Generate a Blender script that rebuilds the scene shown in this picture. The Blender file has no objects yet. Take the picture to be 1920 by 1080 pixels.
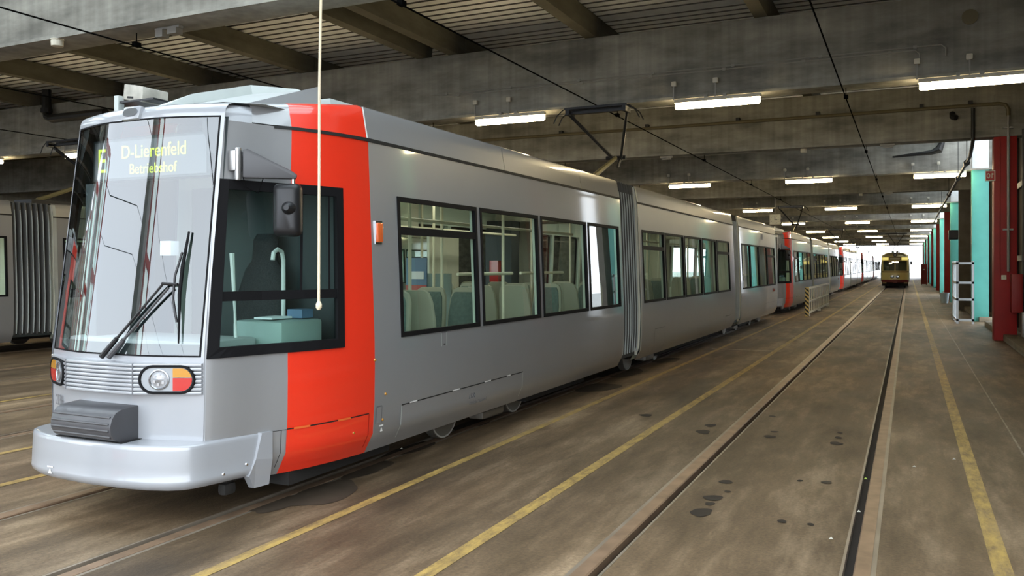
import bpy, bmesh, math, random
from mathutils import Vector, Matrix
random.seed(7)
R = math.radians
scene = bpy.context.scene
COL = scene.collection

# ------------------------------------------------------------------ camera
F_PX = 1580.0
YAW = 25.2
cam = bpy.data.cameras.new('camera')
cam.sensor_width = 36.0
cam.lens = 36.0 * F_PX / 1920.0
cam.shift_y = -(540.0 - 499.0) / 1920.0
cam.clip_start = 0.05
cam.clip_end = 500
camo = bpy.data.objects.new('camera', cam)
camo.location = (0, 0, 1.85)
camo.rotation_euler = (R(90), 0, R(YAW))
COL.objects.link(camo)
scene.camera = camo

# ------------------------------------------------------------------ world (bright overcast sky)
SKY = 3.8
w = bpy.data.worlds.new('overcast_sky')
scene.world = w
w.use_nodes = True
nt = w.node_tree
nt.nodes.clear()
wo = nt.nodes.new('ShaderNodeOutputWorld')
bg = nt.nodes.new('ShaderNodeBackground')
tc = nt.nodes.new('ShaderNodeTexCoord')
nz = nt.nodes.new('ShaderNodeTexNoise')
nz.inputs['Scale'].default_value = 1.6
nz.inputs['Detail'].default_value = 4
mr = nt.nodes.new('ShaderNodeValToRGB')
mr.color_ramp.elements[0].position = 0.3
mr.color_ramp.elements[0].color = (0.78, 0.88, 1.0, 1)
mr.color_ramp.elements[1].position = 0.7
mr.color_ramp.elements[1].color = (0.93, 0.97, 1.0, 1)
nt.links.new(tc.outputs['Generated'], nz.inputs['Vector'])
nt.links.new(nz.outputs['Fac'], mr.inputs['Fac'])
nt.links.new(mr.outputs['Color'], bg.inputs['Color'])
bg.inputs['Strength'].default_value = SKY
nt.links.new(bg.outputs[0], wo.inputs[0])

LAMP_STRENGTH = 44.0
vs = scene.view_settings
vs.view_transform = 'Standard'
vs.look = 'None'
vs.gamma = 1.0
vs.use_curve_mapping = False
vs.exposure = 0.52
cy = scene.cycles
cy.max_bounces = 8
cy.diffuse_bounces = 4
cy.glossy_bounces = 4
cy.transparent_max_bounces = 24
cy.sample_clamp_indirect = 6.0
cy.caustics_reflective = False
cy.caustics_refractive = False

# ------------------------------------------------------------------ materials
MATS = {}


def newmat(name):
    m = bpy.data.materials.new(name)
    m.use_nodes = True
    MATS[name] = m
    return m, m.node_tree, m.node_tree.nodes['Principled BSDF']


def plain(name, col, rough=0.5, metal=0.0, coat=0.0, var=0.0, vscale=3.0, bump=0.0, bscale=40.0, spec=0.5):
    m, t, p = newmat(name)
    p.inputs['Base Color'].default_value = (*col, 1)
    p.inputs['Roughness'].default_value = rough
    p.inputs['Metallic'].default_value = metal
    p.inputs['Coat Weight'].default_value = coat
    p.inputs['Coat Roughness'].default_value = 0.05
    p.inputs['Coat IOR'].default_value = 1.7
    p.inputs['Specular IOR Level'].default_value = spec
    if var or bump:
        g = t.nodes.new('ShaderNodeNewGeometry')
    if var:
        n = t.nodes.new('ShaderNodeTexNoise')
        n.inputs['Scale'].default_value = vscale
        n.inputs['Detail'].default_value = 6
        r = t.nodes.new('ShaderNodeMapRange')
        r.inputs['From Min'].default_value = 0.3
        r.inputs['From Max'].default_value = 0.7
        r.inputs['To Min'].default_value = 1 - var
        r.inputs['To Max'].default_value = 1 + var
        mx = t.nodes.new('ShaderNodeMix')
        mx.data_type = 'RGBA'
        mx.blend_type = 'MULTIPLY'
        mx.inputs['Factor'].default_value = 1
        mx.inputs[6].default_value = (*col, 1)
        t.links.new(g.outputs['Position'], n.inputs['Vector'])
        t.links.new(n.outputs['Fac'], r.inputs['Value'])
        t.links.new(r.outputs['Result'], mx.inputs[7])
        t.links.new(mx.outputs[2], p.inputs['Base Color'])
    if bump:
        n2 = t.nodes.new('ShaderNodeTexNoise')
        n2.inputs['Scale'].default_value = bscale
        n2.inputs['Detail'].default_value = 4
        b = t.nodes.new('ShaderNodeBump')
        b.inputs['Strength'].default_value = bump
        b.inputs['Distance'].default_value = 0.02
        t.links.new(g.outputs['Position'], n2.inputs['Vector'])
        t.links.new(n2.outputs['Fac'], b.inputs['Height'])
        t.links.new(b.outputs['Normal'], p.inputs['Normal'])
    return m


def emissive(name, col, strength, base=(0.9, 0.9, 0.9)):
    m, t, p = newmat(name)
    p.inputs['Base Color'].default_value = (*base, 1)
    p.inputs['Emission Color'].default_value = (*col, 1)
    p.inputs['Emission Strength'].default_value = strength
    return m


def glass(name, tint, r0=0.08, rough=0.0):
    m, t, p = newmat(name)
    t.nodes.remove(p)
    out = t.nodes['Material Output']
    tr = t.nodes.new('ShaderNodeBsdfTransparent')
    tr.inputs['Color'].default_value = (*tint, 1)
    gl = t.nodes.new('ShaderNodeBsdfGlossy')
    gl.inputs['Roughness'].default_value = rough
    gl.inputs['Color'].default_value = (1, 1, 1, 1)
    lw = t.nodes.new('ShaderNodeLayerWeight')
    lw.inputs['Blend'].default_value = 0.5
    pw = t.nodes.new('ShaderNodeMath')
    pw.operation = 'POWER'
    pw.inputs[1].default_value = 4.0
    ma = t.nodes.new('ShaderNodeMath')
    ma.operation = 'MULTIPLY_ADD'
    ma.inputs[1].default_value = 1 - r0
    ma.inputs[2].default_value = r0
    mx = t.nodes.new('ShaderNodeMixShader')
    t.links.new(lw.outputs['Facing'], pw.inputs[0])
    t.links.new(pw.outputs[0], ma.inputs[0])
    t.links.new(ma.outputs[0], mx.inputs[0])
    t.links.new(tr.outputs[0], mx.inputs[1])
    t.links.new(gl.outputs[0], mx.inputs[2])
    t.links.new(mx.outputs[0], out.inputs['Surface'])
    return m


def concrete(name, c1, c2, streak=True):
    m, t, p = newmat(name)
    g = t.nodes.new('ShaderNodeNewGeometry')
    mp = t.nodes.new('ShaderNodeMapping')
    mp.inputs['Scale'].default_value = (0.5, 0.5, 1.6)
    n = t.nodes.new('ShaderNodeTexNoise')
    n.inputs['Scale'].default_value = 1.3
    n.inputs['Detail'].default_value = 9
    n.inputs['Roughness'].default_value = 0.62
    t.links.new(g.outputs['Position'], mp.inputs['Vector'])
    t.links.new(mp.outputs[0], n.inputs['Vector'])
    cr = t.nodes.new('ShaderNodeValToRGB')
    cr.color_ramp.elements[0].position = 0.34
    cr.color_ramp.elements[0].color = (*c1, 1)
    cr.color_ramp.elements[1].position = 0.66
    cr.color_ramp.elements[1].color = (*c2, 1)
    t.links.new(n.outputs['Fac'], cr.inputs['Fac'])
    # vertical rain-like streaks
    mp2 = t.nodes.new('ShaderNodeMapping')
    mp2.inputs['Scale'].default_value = (7, 7, 0.25)
    n2 = t.nodes.new('ShaderNodeTexNoise')
    n2.inputs['Scale'].default_value = 1.0
    n2.inputs['Detail'].default_value = 5
    t.links.new(g.outputs['Position'], mp2.inputs['Vector'])
    t.links.new(mp2.outputs[0], n2.inputs['Vector'])
    r = t.nodes.new('ShaderNodeMapRange')
    r.inputs['From Min'].default_value = 0.35
    r.inputs['From Max'].default_value = 0.65
    r.inputs['To Min'].default_value = 0.84
    r.inputs['To Max'].default_value = 1.06
    t.links.new(n2.outputs['Fac'], r.inputs['Value'])
    mx = t.nodes.new('ShaderNodeMix')
    mx.data_type = 'RGBA'
    mx.blend_type = 'MULTIPLY'
    mx.inputs['Factor'].default_value = 1.0 if streak else 0.0
    t.links.new(cr.outputs['Color'], mx.inputs[6])
    t.links.new(r.outputs['Result'], mx.inputs[7])
    t.links.new(mx.outputs[2], p.inputs['Base Color'])
    p.inputs['Roughness'].default_value = 0.85
    p.inputs['Specular IOR Level'].default_value = 0.25
    b = t.nodes.new('ShaderNodeBump')
    b.inputs['Strength'].default_value = 0.35
    b.inputs['Distance'].default_value = 0.03
    t.links.new(n.outputs['Fac'], b.inputs['Height'])
    t.links.new(b.outputs['Normal'], p.inputs['Normal'])
    return m


def floor_material(name, paint=None):
    """Stained asphalt; with paint set, worn road paint over the same ground."""
    m, t, p = newmat(name)
    L = t.links.new
    g = t.nodes.new('ShaderNodeNewGeometry')

    def noise(sx, sy, scale, detail=8, rough=0.6):
        mp = t.nodes.new('ShaderNodeMapping')
        mp.inputs['Scale'].default_value = (sx, sy, 1)
        n = t.nodes.new('ShaderNodeTexNoise')
        n.inputs['Scale'].default_value = scale
        n.inputs['Detail'].default_value = detail
        n.inputs['Roughness'].default_value = rough
        L(g.outputs['Position'], mp.inputs['Vector'])
        L(mp.outputs[0], n.inputs['Vector'])
        return n.outputs['Fac']

    def ramp(fac, stops):
        cr = t.nodes.new('ShaderNodeValToRGB')
        e = cr.color_ramp.elements
        while len(e) < len(stops):
            e.new(0.5)
        for i, (pos, c) in enumerate(stops):
            e[i].position = pos
            e[i].color = (*c, 1)
        L(fac, cr.inputs['Fac'])
        return cr.outputs['Color']

    def mul(a, b, f=1.0):
        mx = t.nodes.new('ShaderNodeMix')
        mx.data_type = 'RGBA'
        mx.blend_type = 'MULTIPLY'
        mx.inputs['Factor'].default_value = f
        L(a, mx.inputs[6])
        L(b, mx.inputs[7])
        return mx.outputs[2]
    base = ramp(noise(2.0, 0.42, 1.1, 12, 0.70), [(0.30, (0.055, 0.037, 0.020)), (0.50, (0.128, 0.089, 0.052)), (0.70, (0.29, 0.217, 0.140))])
    patch = ramp(noise(0.8, 0.22, 0.8, 6, 0.6), [(0.34, (0.50, 0.48, 0.46)), (0.64, (1.28, 1.25, 1.2))])
    fine = ramp(noise(1, 1, 38.0, 3, 0.7), [(0.30, (0.72, 0.71, 0.70)), (0.70, (1.22, 1.22, 1.22))])
    c = mul(mul(base, patch), fine)
    if paint:
        wear = noise(1.0, 0.35, 12.0, 8, 0.75)
        f = t.nodes.new('ShaderNodeMapRange')
        f.inputs['From Min'].default_value = 0.34
        f.inputs['From Max'].default_value = 0.62
        f.inputs['To Min'].default_value = 0.10
        f.inputs['To Max'].default_value = 0.92
        L(wear, f.inputs['Value'])
        mx = t.nodes.new('ShaderNodeMix')
        mx.data_type = 'RGBA'
        mx.inputs[7].default_value = (*paint, 1)
        L(f.outputs['Result'], mx.inputs['Factor'])
        L(c, mx.inputs[6])
        c = mx.outputs[2]
    L(c, p.inputs['Base Color'])
    rr = t.nodes.new('ShaderNodeMapRange')
    rr.inputs['To Min'].default_value = 0.42
    rr.inputs['To Max'].default_value = 0.72
    L(noise(1.2, 0.4, 1.4, 4), rr.inputs['Value'])
    L(rr.outputs['Result'], p.inputs['Roughness'])
    p.inputs['Specular IOR Level'].default_value = 0.4
    b = t.nodes.new('ShaderNodeBump')
    b.inputs['Strength'].default_value = 0.25
    b.inputs['Distance'].default_value = 0.01
    L(noise(1, 1, 60.0, 3), b.inputs['Height'])
    L(b.outputs['Normal'], p.inputs['Normal'])
    return m


plain('silver', (0.285, 0.29, 0.298), 0.36, 0.25, 0.7, var=0.02, vscale=2)
plain('silver_mask', (0.32, 0.335, 0.36), 0.34, 0.1, 0.6, var=0.02, vscale=2)
plain('tram_red', (0.80, 0.035, 0.012), 0.30, 0.0, 0.8)
plain('roof_grey', (0.42, 0.44, 0.44), 0.5, 0.0, 0.1, var=0.06)
plain('roof_white', (0.46, 0.50, 0.485), 0.45, 0.0, 0.1, var=0.08)
plain('rubber', (0.010, 0.010, 0.011), 0.55, spec=0.06)
plain('gap_black', (0.006, 0.006, 0.006), 0.7)
plain('bellow_grey', (0.10, 0.10, 0.095), 0.6)
plain('cover_grey', (0.055, 0.056, 0.062), 0.42, 0.0, 0.1, bump=0.05, bscale=300)
plain('mirror_grey', (0.055, 0.055, 0.06), 0.4, 0.0)
plain('box_beige', (0.40, 0.385, 0.335), 0.6, var=0.25, vscale=9)
plain('black_metal', (0.018, 0.018, 0.02), 0.4, 0.3)
plain('olive_metal', (0.19, 0.17, 0.085), 0.5, 0.2)
plain('chrome', (0.85, 0.86, 0.88), 0.12, 1.0)
plain('steel', (0.5, 0.5, 0.5), 0.35, 0.9)
plain('cream', (0.74, 0.72, 0.58), 0.5, var=0.03)
plain('mint', (0.62, 0.72, 0.62), 0.45)
plain('pole_cream', (0.80, 0.76, 0.58), 0.35)
plain('seat_green', (0.11, 0.155, 0.14), 0.8, var=0.15, vscale=30)
plain('seat_shell', (0.36, 0.36, 0.28), 0.5)
plain('teal_dash', (0.30, 0.38, 0.36), 0.6, var=0.05)
plain('seat_dark', (0.02, 0.022, 0.024), 0.85, var=0.5, vscale=90)
plain('dark_panel', (0.03, 0.04, 0.042), 0.5)
plain('underframe', (0.012, 0.011, 0.010), 0.8)
plain('wheel_steel', (0.22, 0.20, 0.17), 0.5, 0.6)
plain('wheel_white', (0.45, 0.43, 0.38), 0.6)
plain('lamp_silver', (0.34, 0.355, 0.38), 0.22, 0.85)
plain('lamp_facet', (0.52, 0.53, 0.55), 0.2, 0.9)
plain('front_dash', (0.42, 0.44, 0.44), 0.6)
plain('amber', (0.48, 0.22, 0.02), 0.2, coat=0.6)
plain('amber_red', (0.75, 0.14, 0.03), 0.2, coat=0.6)
plain('lens_red', (0.45, 0.012, 0.01), 0.2, coat=0.6)
plain('lamp_bowl', (0.30, 0.32, 0.34), 0.4, 0.4)
plain('paper', (0.8, 0.82, 0.84), 0.6)
plain('poster_blue', (0.10, 0.18, 0.30), 0.4)
plain('poster_red', (0.42, 0.05, 0.04), 0.4)
plain('ink', (0.10, 0.11, 0.13), 0.6)
plain('ink_soft', (0.13, 0.135, 0.145), 0.6)
plain('white_paint', (0.80, 0.80, 0.78), 0.5, var=0.04)
plain('rack_white', (0.66, 0.72, 0.76), 0.5, var=0.05)
plain('fence_cream', (0.72, 0.66, 0.52), 0.5, var=0.1)
plain('stripe_black', (0.02, 0.018, 0.012), 0.6)
plain('stripe_yellow', (0.72, 0.52, 0.16), 0.5)
plain('col_red', (0.33, 0.007, 0.004), 0.55, var=0.12, vscale=2.5)
plain('col_teal', (0.085, 0.36, 0.31), 0.55, var=0.08, vscale=2.5)
plain('col_white', (0.72, 0.76, 0.76), 0.6, var=0.08)
plain('box_red', (0.30, 0.012, 0.008), 0.5, var=0.08)
plain('sign_red', (0.50, 0.02, 0.015), 0.4)
plain('galv', (0.30, 0.29, 0.27), 0.45, 0.5)
plain('pipe_olive', (0.15, 0.125, 0.07), 0.5)
plain('pipe_black', (0.012, 0.012, 0.012), 0.5)
plain('pipe_brown', (0.07, 0.035, 0.025), 0.5)
plain('conduit_grey', (0.30, 0.29, 0.26), 0.5)
plain('housing', (0.62, 0.58, 0.48), 0.5)
plain('wire', (0.006, 0.006, 0.006), 0.9, spec=0.0)
plain('rope', (0.72, 0.62, 0.44), 0.8, bump=0.2, bscale=200)
plain('wall_brown', (0.11, 0.095, 0.075), 0.8, var=0.2)
plain('steel_dark', (0.05, 0.047, 0.042), 0.5, 0.2)
plain('kerb', (0.20, 0.17, 0.12), 0.85, var=0.25)
plain('rail_rust', (0.25, 0.165, 0.105), 0.42, 0.35, var=0.25, vscale=6)
plain('rail_edge', (0.26, 0.22, 0.17), 0.4, 0.4, var=0.2)
plain('groove', (0.02, 0.015, 0.012), 0.8)
plain('oil', (0.022, 0.019, 0.017), 0.6, spec=0.2)
plain('stain', (0.05, 0.038, 0.027), 0.6, var=0.3, spec=0.2)
plain('litter', (0.42, 0.40, 0.33), 0.8)
plain('leaf_green', (0.28, 0.38, 0.06), 0.7)
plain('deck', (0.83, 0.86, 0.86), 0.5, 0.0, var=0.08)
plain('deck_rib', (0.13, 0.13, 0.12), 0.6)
plain('old_cream', (0.92, 0.77, 0.31), 0.35, coat=0.4)
plain('old_roof', (0.60, 0.52, 0.24), 0.5)
plain('old_side', (0.20, 0.17, 0.07), 0.5)
plain('old_red', (0.16, 0.015, 0.012), 0.5)
plain('old_brown', (0.28, 0.16, 0.06), 0.45)
plain('bucket', (0.55, 0.68, 0.75), 0.5)
plain('yard', (0.42, 0.42, 0.41), 0.9, var=0.1)
plain('door_red', (0.50, 0.03, 0.02), 0.45)
plain('facade', (0.50, 0.52, 0.50), 0.7, var=0.06)
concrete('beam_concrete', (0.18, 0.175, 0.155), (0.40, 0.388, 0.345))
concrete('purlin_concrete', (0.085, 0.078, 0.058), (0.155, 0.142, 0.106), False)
floor_material('asphalt')
floor_material('yellow_line', (0.46, 0.31, 0.085))
floor_material('faint_line', (0.36, 0.32, 0.25))
glass('pane', (0.82, 0.92, 0.86), 0.045)
glass('cab_pane', (0.66, 0.82, 0.77), 0.06)
glass('windshield', (0.78, 0.86, 0.86), 0.115)
glass('roof_glass', (0.9, 0.95, 0.94), 0.05)
glass('lens_clear', (0.95, 0.95, 0.95), 0.10)
emissive('tube_glow', (1.0, 0.80, 0.46), LAMP_STRENGTH)
emissive('added_tram_glow', (1.0, 0.95, 0.80), 5.0)
emissive('led', (0.80, 1.0, 0.12), 0.85, (0.1, 0.1, 0.02))
emissive('old_sign', (1.0, 0.85, 0.25), 0.5, (0.7, 0.6, 0.2))
emissive('old_lamp_glow', (1.0, 0.85, 0.6), 1.0)


# ------------------------------------------------------------------ builders
class MB:
    def __init__(self):
        self.v = []
        self.f = []
        self.m = []

    def add(self, vs_, fs, mi=0):
        o = len(self.v)
        self.v += [tuple(p) for p in vs_]
        for f in fs:
            self.f.append(tuple(i + o for i in f))
            self.m.append(mi)
        return self

    def quad(self, a, b, c, d, mi=0):
        return self.add([a, b, c, d], [(0, 1, 2, 3)], mi)

    def box(self, x0, x1, y0, y1, z0, z1, mi=0, M=None):
        p = [(x0, y0, z0), (x1, y0, z0), (x1, y1, z0), (x0, y1, z0), (x0, y0, z1), (x1, y0, z1), (x1, y1, z1), (x0, y1, z1)]
        if M is not None:
            p = [M @ Vector(q) for q in p]
        return self.add(p, [(3, 2, 1, 0), (4, 5, 6, 7), (0, 1, 5, 4), (1, 2, 6, 5), (2, 3, 7, 6), (3, 0, 4, 7)], mi)

    def tube(self, pts, r, n=8, mi=0, cap=True):
        pts = [Vector(p) for p in pts]
        rs = r if isinstance(r, (list, tuple)) else [r] * len(pts)
        rings = []
        ref = None
        for i, p in enumerate(pts):
            d = (pts[min(i + 1, len(pts) - 1)] - pts[max(i - 1, 0)]).normalized()
            if ref is None:
                ref = Vector((0, 0, 1)) if abs(d.z) < 0.9 else Vector((1, 0, 0))
            u = d.cross(ref)
            if u.length < 1e-6:
                u = d.cross(Vector((0, 1, 0)))
            u.normalize()
            v = u.cross(d).normalized()
            ref = v
            rings.append([p + (u * math.cos(2 * math.pi * k / n) + v * math.sin(2 * math.pi * k / n)) * rs[i] for k in range(n)])
        vs_ = [q for r_ in rings for q in r_]
        fs = []
        for i in range(len(rings) - 1):
            for k in range(n):
                a, b = i * n + k, i * n + (k + 1) % n
                fs.append((a, b, b + n, a + n))
        if cap:
            fs.append(tuple(range(n - 1, -1, -1)))
            fs.append(tuple(range((len(rings) - 1) * n, len(rings) * n)))
        return self.add(vs_, fs, mi)

    def prism(self, poly, axis, a, b, mi=0, M=None):
        """poly in the two other axes (cyclic order), extruded along axis from a to b."""
        def mk(u, v, t):
            q = {'x': (t, u, v), 'y': (u, t, v), 'z': (u, v, t)}[axis]
            return M @ Vector(q) if M is not None else q
        n = len(poly)
        vs_ = [mk(u, v, a) for u, v in poly] + [mk(u, v, b) for u, v in poly]
        fs = [(i, (i + 1) % n, (i + 1) % n + n, i + n) for i in range(n)]
        fs.append(tuple(range(n - 1, -1, -1)))
        fs.append(tuple(range(n, 2 * n)))
        return self.add(vs_, fs, mi)

    def grid(self, rows, mi=0, closed=False):
        n = len(rows[0])
        vs_ = [q for r_ in rows for q in r_]
        fs = []
        for i in range(len(rows) - 1):
            for k in range(n if closed else n - 1):
                a, b = i * n + k, i * n + (k + 1) % n
                fs.append((a, b, b + n, a + n))
        return self.add(vs_, fs, mi)

    def build(self, name, mats, parent=None, smooth=False, bevel=0.0, weld=True, angle=35):
        if isinstance(mats, str):
            mats = [mats]
        off = Vector((0, 0, 0))
        q = parent
        while q is not None:
            off += q.location
            q = q.parent
        me = bpy.data.meshes.new(name)
        me.from_pydata([tuple(Vector(p) - off) for p in self.v], [], self.f)
        for m_ in mats:
            me.materials.append(MATS[m_])
        me.polygons.foreach_set('material_index', self.m)
        me.update()
        bm = bmesh.new()
        bm.from_mesh(me)
        if weld:
            bmesh.ops.remove_doubles(bm, verts=bm.verts, dist=1e-5)
        bmesh.ops.recalc_face_normals(bm, faces=bm.faces)
        if bevel:
            es = [e for e in bm.edges if len(e.link_faces) == 2 and e.calc_face_angle(0) > 0.6]
            bmesh.ops.bevel(bm, geom=es, offset=bevel, segments=2, profile=0.6, affect='EDGES', clamp_overlap=True)
            smooth = True
        bm.to_mesh(me)
        bm.free()
        if smooth:
            me.polygons.foreach_set('use_smooth', [True] * len(me.polygons))
            me.set_sharp_from_angle(angle=R(angle))
        o = bpy.data.objects.new(name, me)
        COL.objects.link(o)
        if parent is not None:
            o.parent = parent
        return o


def empty(name, loc):
    o = bpy.data.objects.new(name, None)
    o.location = loc
    o.empty_display_size = 0.2
    COL.objects.link(o)
    return o


def tag(o, label=None, cat=None, group=None, kind=None):
    if label:
        o['label'] = label
    if cat:
        o['category'] = cat
    if group:
        o['group'] = group
    if kind:
        o['kind'] = kind
    return o


def struct(mb, name, mats, **k):
    return tag(mb.build(name, mats, **k), kind='structure')


def text(name, body, size, mat, M, parent, align='LEFT', sx=1.0):
    cu = bpy.data.curves.new(name, 'FONT')
    cu.body = body
    cu.size = size
    cu.align_x = align
    cu.extrude = 0.0008
    cu.materials.append(MATS[mat])
    tmp = bpy.data.objects.new('tmp', cu)
    COL.objects.link(tmp)
    dg = bpy.context.evaluated_depsgraph_get()
    me = bpy.data.meshes.new_from_object(tmp.evaluated_get(dg))
    bpy.data.objects.remove(tmp)
    bpy.data.curves.remove(cu)
    off = Vector((0, 0, 0))
    q = parent
    while q is not None:
        off += q.location
        q = q.parent
    me.transform(Matrix.Translation(-off) @ M @ Matrix.Diagonal((sx, 1, 1, 1)))
    if not me.materials:
        me.materials.append(MATS[mat])
    me.name = name
    o = bpy.data.objects.new(name, me)
    COL.objects.link(o)
    o.parent = parent
    return o


def frame_matrix(origin, u, n):
    """Local x along u, y up-ish, z along normal n."""
    u = Vector(u).normalized()
    n = Vector(n).normalized()
    v = n.cross(u).normalized()
    M = Matrix((u, v, n)).transposed().to_4x4()
    M.translation = Vector(origin)
    return M


def lerp_tab(tab, x):
    if x <= tab[0][0]:
        return tab[0][1]
    for (a, fa), (b, fb) in zip(tab, tab[1:]):
        if x <= b:
            return fa + (fb - fa) * (x - a) / (b - a)
    return tab[-1][1]


def frange(a, b, n):
    return [a + (b - a) * i / n for i in range(n + 1)]


# ================================================================== THE HALL
TRACKS = [-18.22, -13.92, -9.62, -5.32, -1.02]
Y0, Y1 = 1.7, 146.0
FY0 = -7.0
XL, XR = -38.0, 2.6
BEAM_Y = [8.3 + 8.0 * i for i in range(18)]
BEAM_LO, BEAM_HI = 5.06, 6.45
HB = 0.27
ROOF = 6.86

# floor: cross-section with a sunk groove beside every rail, extruded along the hall
GR, HEAD = 0.075, 0.125
cuts = []
for tx in TRACKS:
    cuts += [(tx - 0.7175 - HEAD, tx - 0.7175 + GR), (tx + 0.7175 - GR, tx + 0.7175 + HEAD)]
mb = MB()
x = XL
for a, b in cuts:
    mb.quad((x, FY0, 0), (a, FY0, 0), (a, Y1, 0), (x, Y1, 0))
    mb.quad((a, FY0, 0), (a, FY0, -0.06), (a, Y1, -0.06), (a, Y1, 0), 1)
    mb.quad((a, FY0, -0.06), (b, FY0, -0.06), (b, Y1, -0.06), (a, Y1, -0.06), 1)
    mb.quad((b, FY0, -0.06), (b, FY0, 0), (b, Y1, 0), (b, Y1, -0.06), 1)
    x = b
mb.quad((x, FY0, 0), (XR, FY0, 0), (XR, Y1, 0), (x, Y1, 0))
floor = struct(mb, 'floor', ['asphalt', 'groove'])
mb = MB()
mb.box(-90, 60, -90, FY0, -0.3, -0.02)
mb.box(-90, 60, Y1, 260, -0.3, -0.02)
mb.box(XR + 0.5, 60, FY0, Y1, -0.3, -0.02)
struct(mb, 'yard_ground', 'yard')

rail_words = ['fifth', 'fourth', 'third', 'nearest tram', 'empty']
for tx, wd in zip(TRACKS, rail_words):
    for s in (-1, 1):
        g0 = tx + s * 0.7175
        mb = MB()
        # grooved rail section: head, groove lip
        mb.prism([(g0, -0.055), (g0, -0.004), (g0 + s * 0.008, 0.004), (g0 + s * (HEAD - 0.03), 0.004), (g0 + s * (HEAD - 0.03), -0.055)], 'y', FY0, Y1, 0)
        o = mb.build('tram_rail', ['rail_rust'])
        side = 'left' if s < 0 else 'right'
        tr = 'the empty track' if wd == 'empty' else ('the nearest tram track' if wd == 'nearest tram' else f'the {wd} track from the right')
        tag(o, f'brown grooved steel {side} rail of {tr}', 'rail', 'tram rails set in the floor')
        mb = MB()
        mb.box(min(g0 + s * (HEAD - 0.03), g0 + s * HEAD), max(g0 + s * (HEAD - 0.03), g0 + s * HEAD), FY0, Y1, -0.055, 0.001)
        mb.build('rail_flange', 'rail_edge', o)
        mb = MB()
        a, b = sorted((g0 - s * GR, g0 - s * (GR - 0.018)))
        mb.box(a, b, FY0, Y1, -0.055, 0.002)
        mb.build('rail_lip', 'rail_edge', o)

# painted lines, thin, on the floor
for xc, wdt, mat in [(-6.93, 0.09, 'yellow_line'), (-3.83, 0.085, 'yellow_line'), (-2.62, 0.105, 'yellow_line'), (0.52, 0.115, 'yellow_line'), (-11.2, 0.09, 'yellow_line'), (-8.1, 0.09, 'yellow_line'), (1.02, 0.016, 'faint_line')]:
    mb = MB()
    n = 60
    ys = frange(FY0, 130, n)
    mb.grid([[(xc - wdt / 2 + random.uniform(-.004, .004), y, 0.003) for y in ys], [(xc + wdt / 2 + random.uniform(-.004, .004), y, 0.003) for y in ys]])
    mb.build('painted_line', mat, floor)
mb = MB()
mb.quad((-4.0, 18.95, 0.0025), (-2.5, 18.95, 0.0025), (-2.5, 19.08, 0.0025), (-4.0, 19.08, 0.0025))
mb.build('painted_line', 'faint_line', floor)

# oil spots and leak stains on the floor


def blob(name, x, y, rx, ry, mat, seed):
    zb = 0.0035 + (0.0002 if seed < 50 else 0.0) + 0.00004 * (seed % 50)
    rnd = random.Random(seed)
    ph = [rnd.uniform(0, 6.28) for _ in range(4)]
    pts = []
    for k in range(28):
        a = 2 * math.pi * k / 28
        r_ = 1 + 0.10 * math.sin(2 * a + ph[0]) + 0.07 * math.sin(3 * a + ph[1]) + 0.05 * math.sin(5 * a + ph[2])
        pts.append((x + rx * r_ * math.cos(a), y + ry * r_ * math.sin(a), zb))
    mb = MB()
    mb.add([(x, y, zb)] + pts, [(0, k + 1, (k + 1) % 28 + 1) for k in range(28)])
    return mb.build(name, mat, floor)


YC, YS = math.cos(R(YAW)), math.sin(R(YAW))


def gp(px, py, z=0.0):
    r_, d = (px - 960) / F_PX, (py - 499) / F_PX
    t_ = (1.85 - z) / d
    return ((r_ * YC - YS) * t_, (r_ * YS + YC) * t_)


for i, (px, py, s1) in enumerate([(1315, 961, .10), (1337, 934, .085), (1331, 945, .045), (1361, 904, .065), (1364, 922, .03), (1318, 810, .10), (1332, 798, .085), (1443, 819, .075), (1452, 810, .05), (1568, 832, .08), (1572, 821, .05), (1466, 978, .04), (1520, 984, .03), (1211, 779, .09), (1550, 905, .05), (1500, 902, .03), (1448, 781, .05), (1575, 812, .04)]):
    gx, gy = gp(px, py)
    blob('oil_spot', gx, gy, s1 * 0.8, s1 * 1.05, 'oil', i)
for i, (px, py, a, b) in enumerate([(610, 925, .22, .40), (520, 945, .12, .3), (1120, 727, .30, .5), (690, 880, .14, .35), (770, 842, .13, .4), (885, 796, .12, .4), (1250, 676, .22, .5), (1165, 700, .3, .7)]):
    gx, gy = gp(px, py)
    blob('leak_stain', gx, gy, a, b, 'stain', 50 + i)
for i, (px, py, mat) in enumerate([(1558, 1013, 'litter'), (1714, 877, 'litter'), (1789, 863, 'litter'), (1623, 900, 'leaf_green'), (1610, 962, 'litter'), (752, 843, 'litter')]):
    gx, gy = gp(px, py)
    mb = MB()
    s1 = 0.016
    mb.add([(gx - s1, gy, 0.006), (gx, gy - s1 * .7, 0.012), (gx + s1, gy + .01, 0.006), (gx, gy + s1, 0.02)], [(0, 1, 2, 3)])
    o = mb.build('paper_scrap' if mat == 'litter' else 'green_leaf', mat)
    lab = ['pale paper scrap between the rails of the empty track', 'tiny pale scrap beside the right rail of the empty track', 'tiny pale scrap near the right yellow line', 'small green leaf lying in the right rail groove', 'small pale crumb lying in the right rail groove', 'tiny bright scrap on the floor beneath the red panel'][i]
    tag(o, lab, 'litter')

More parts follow.
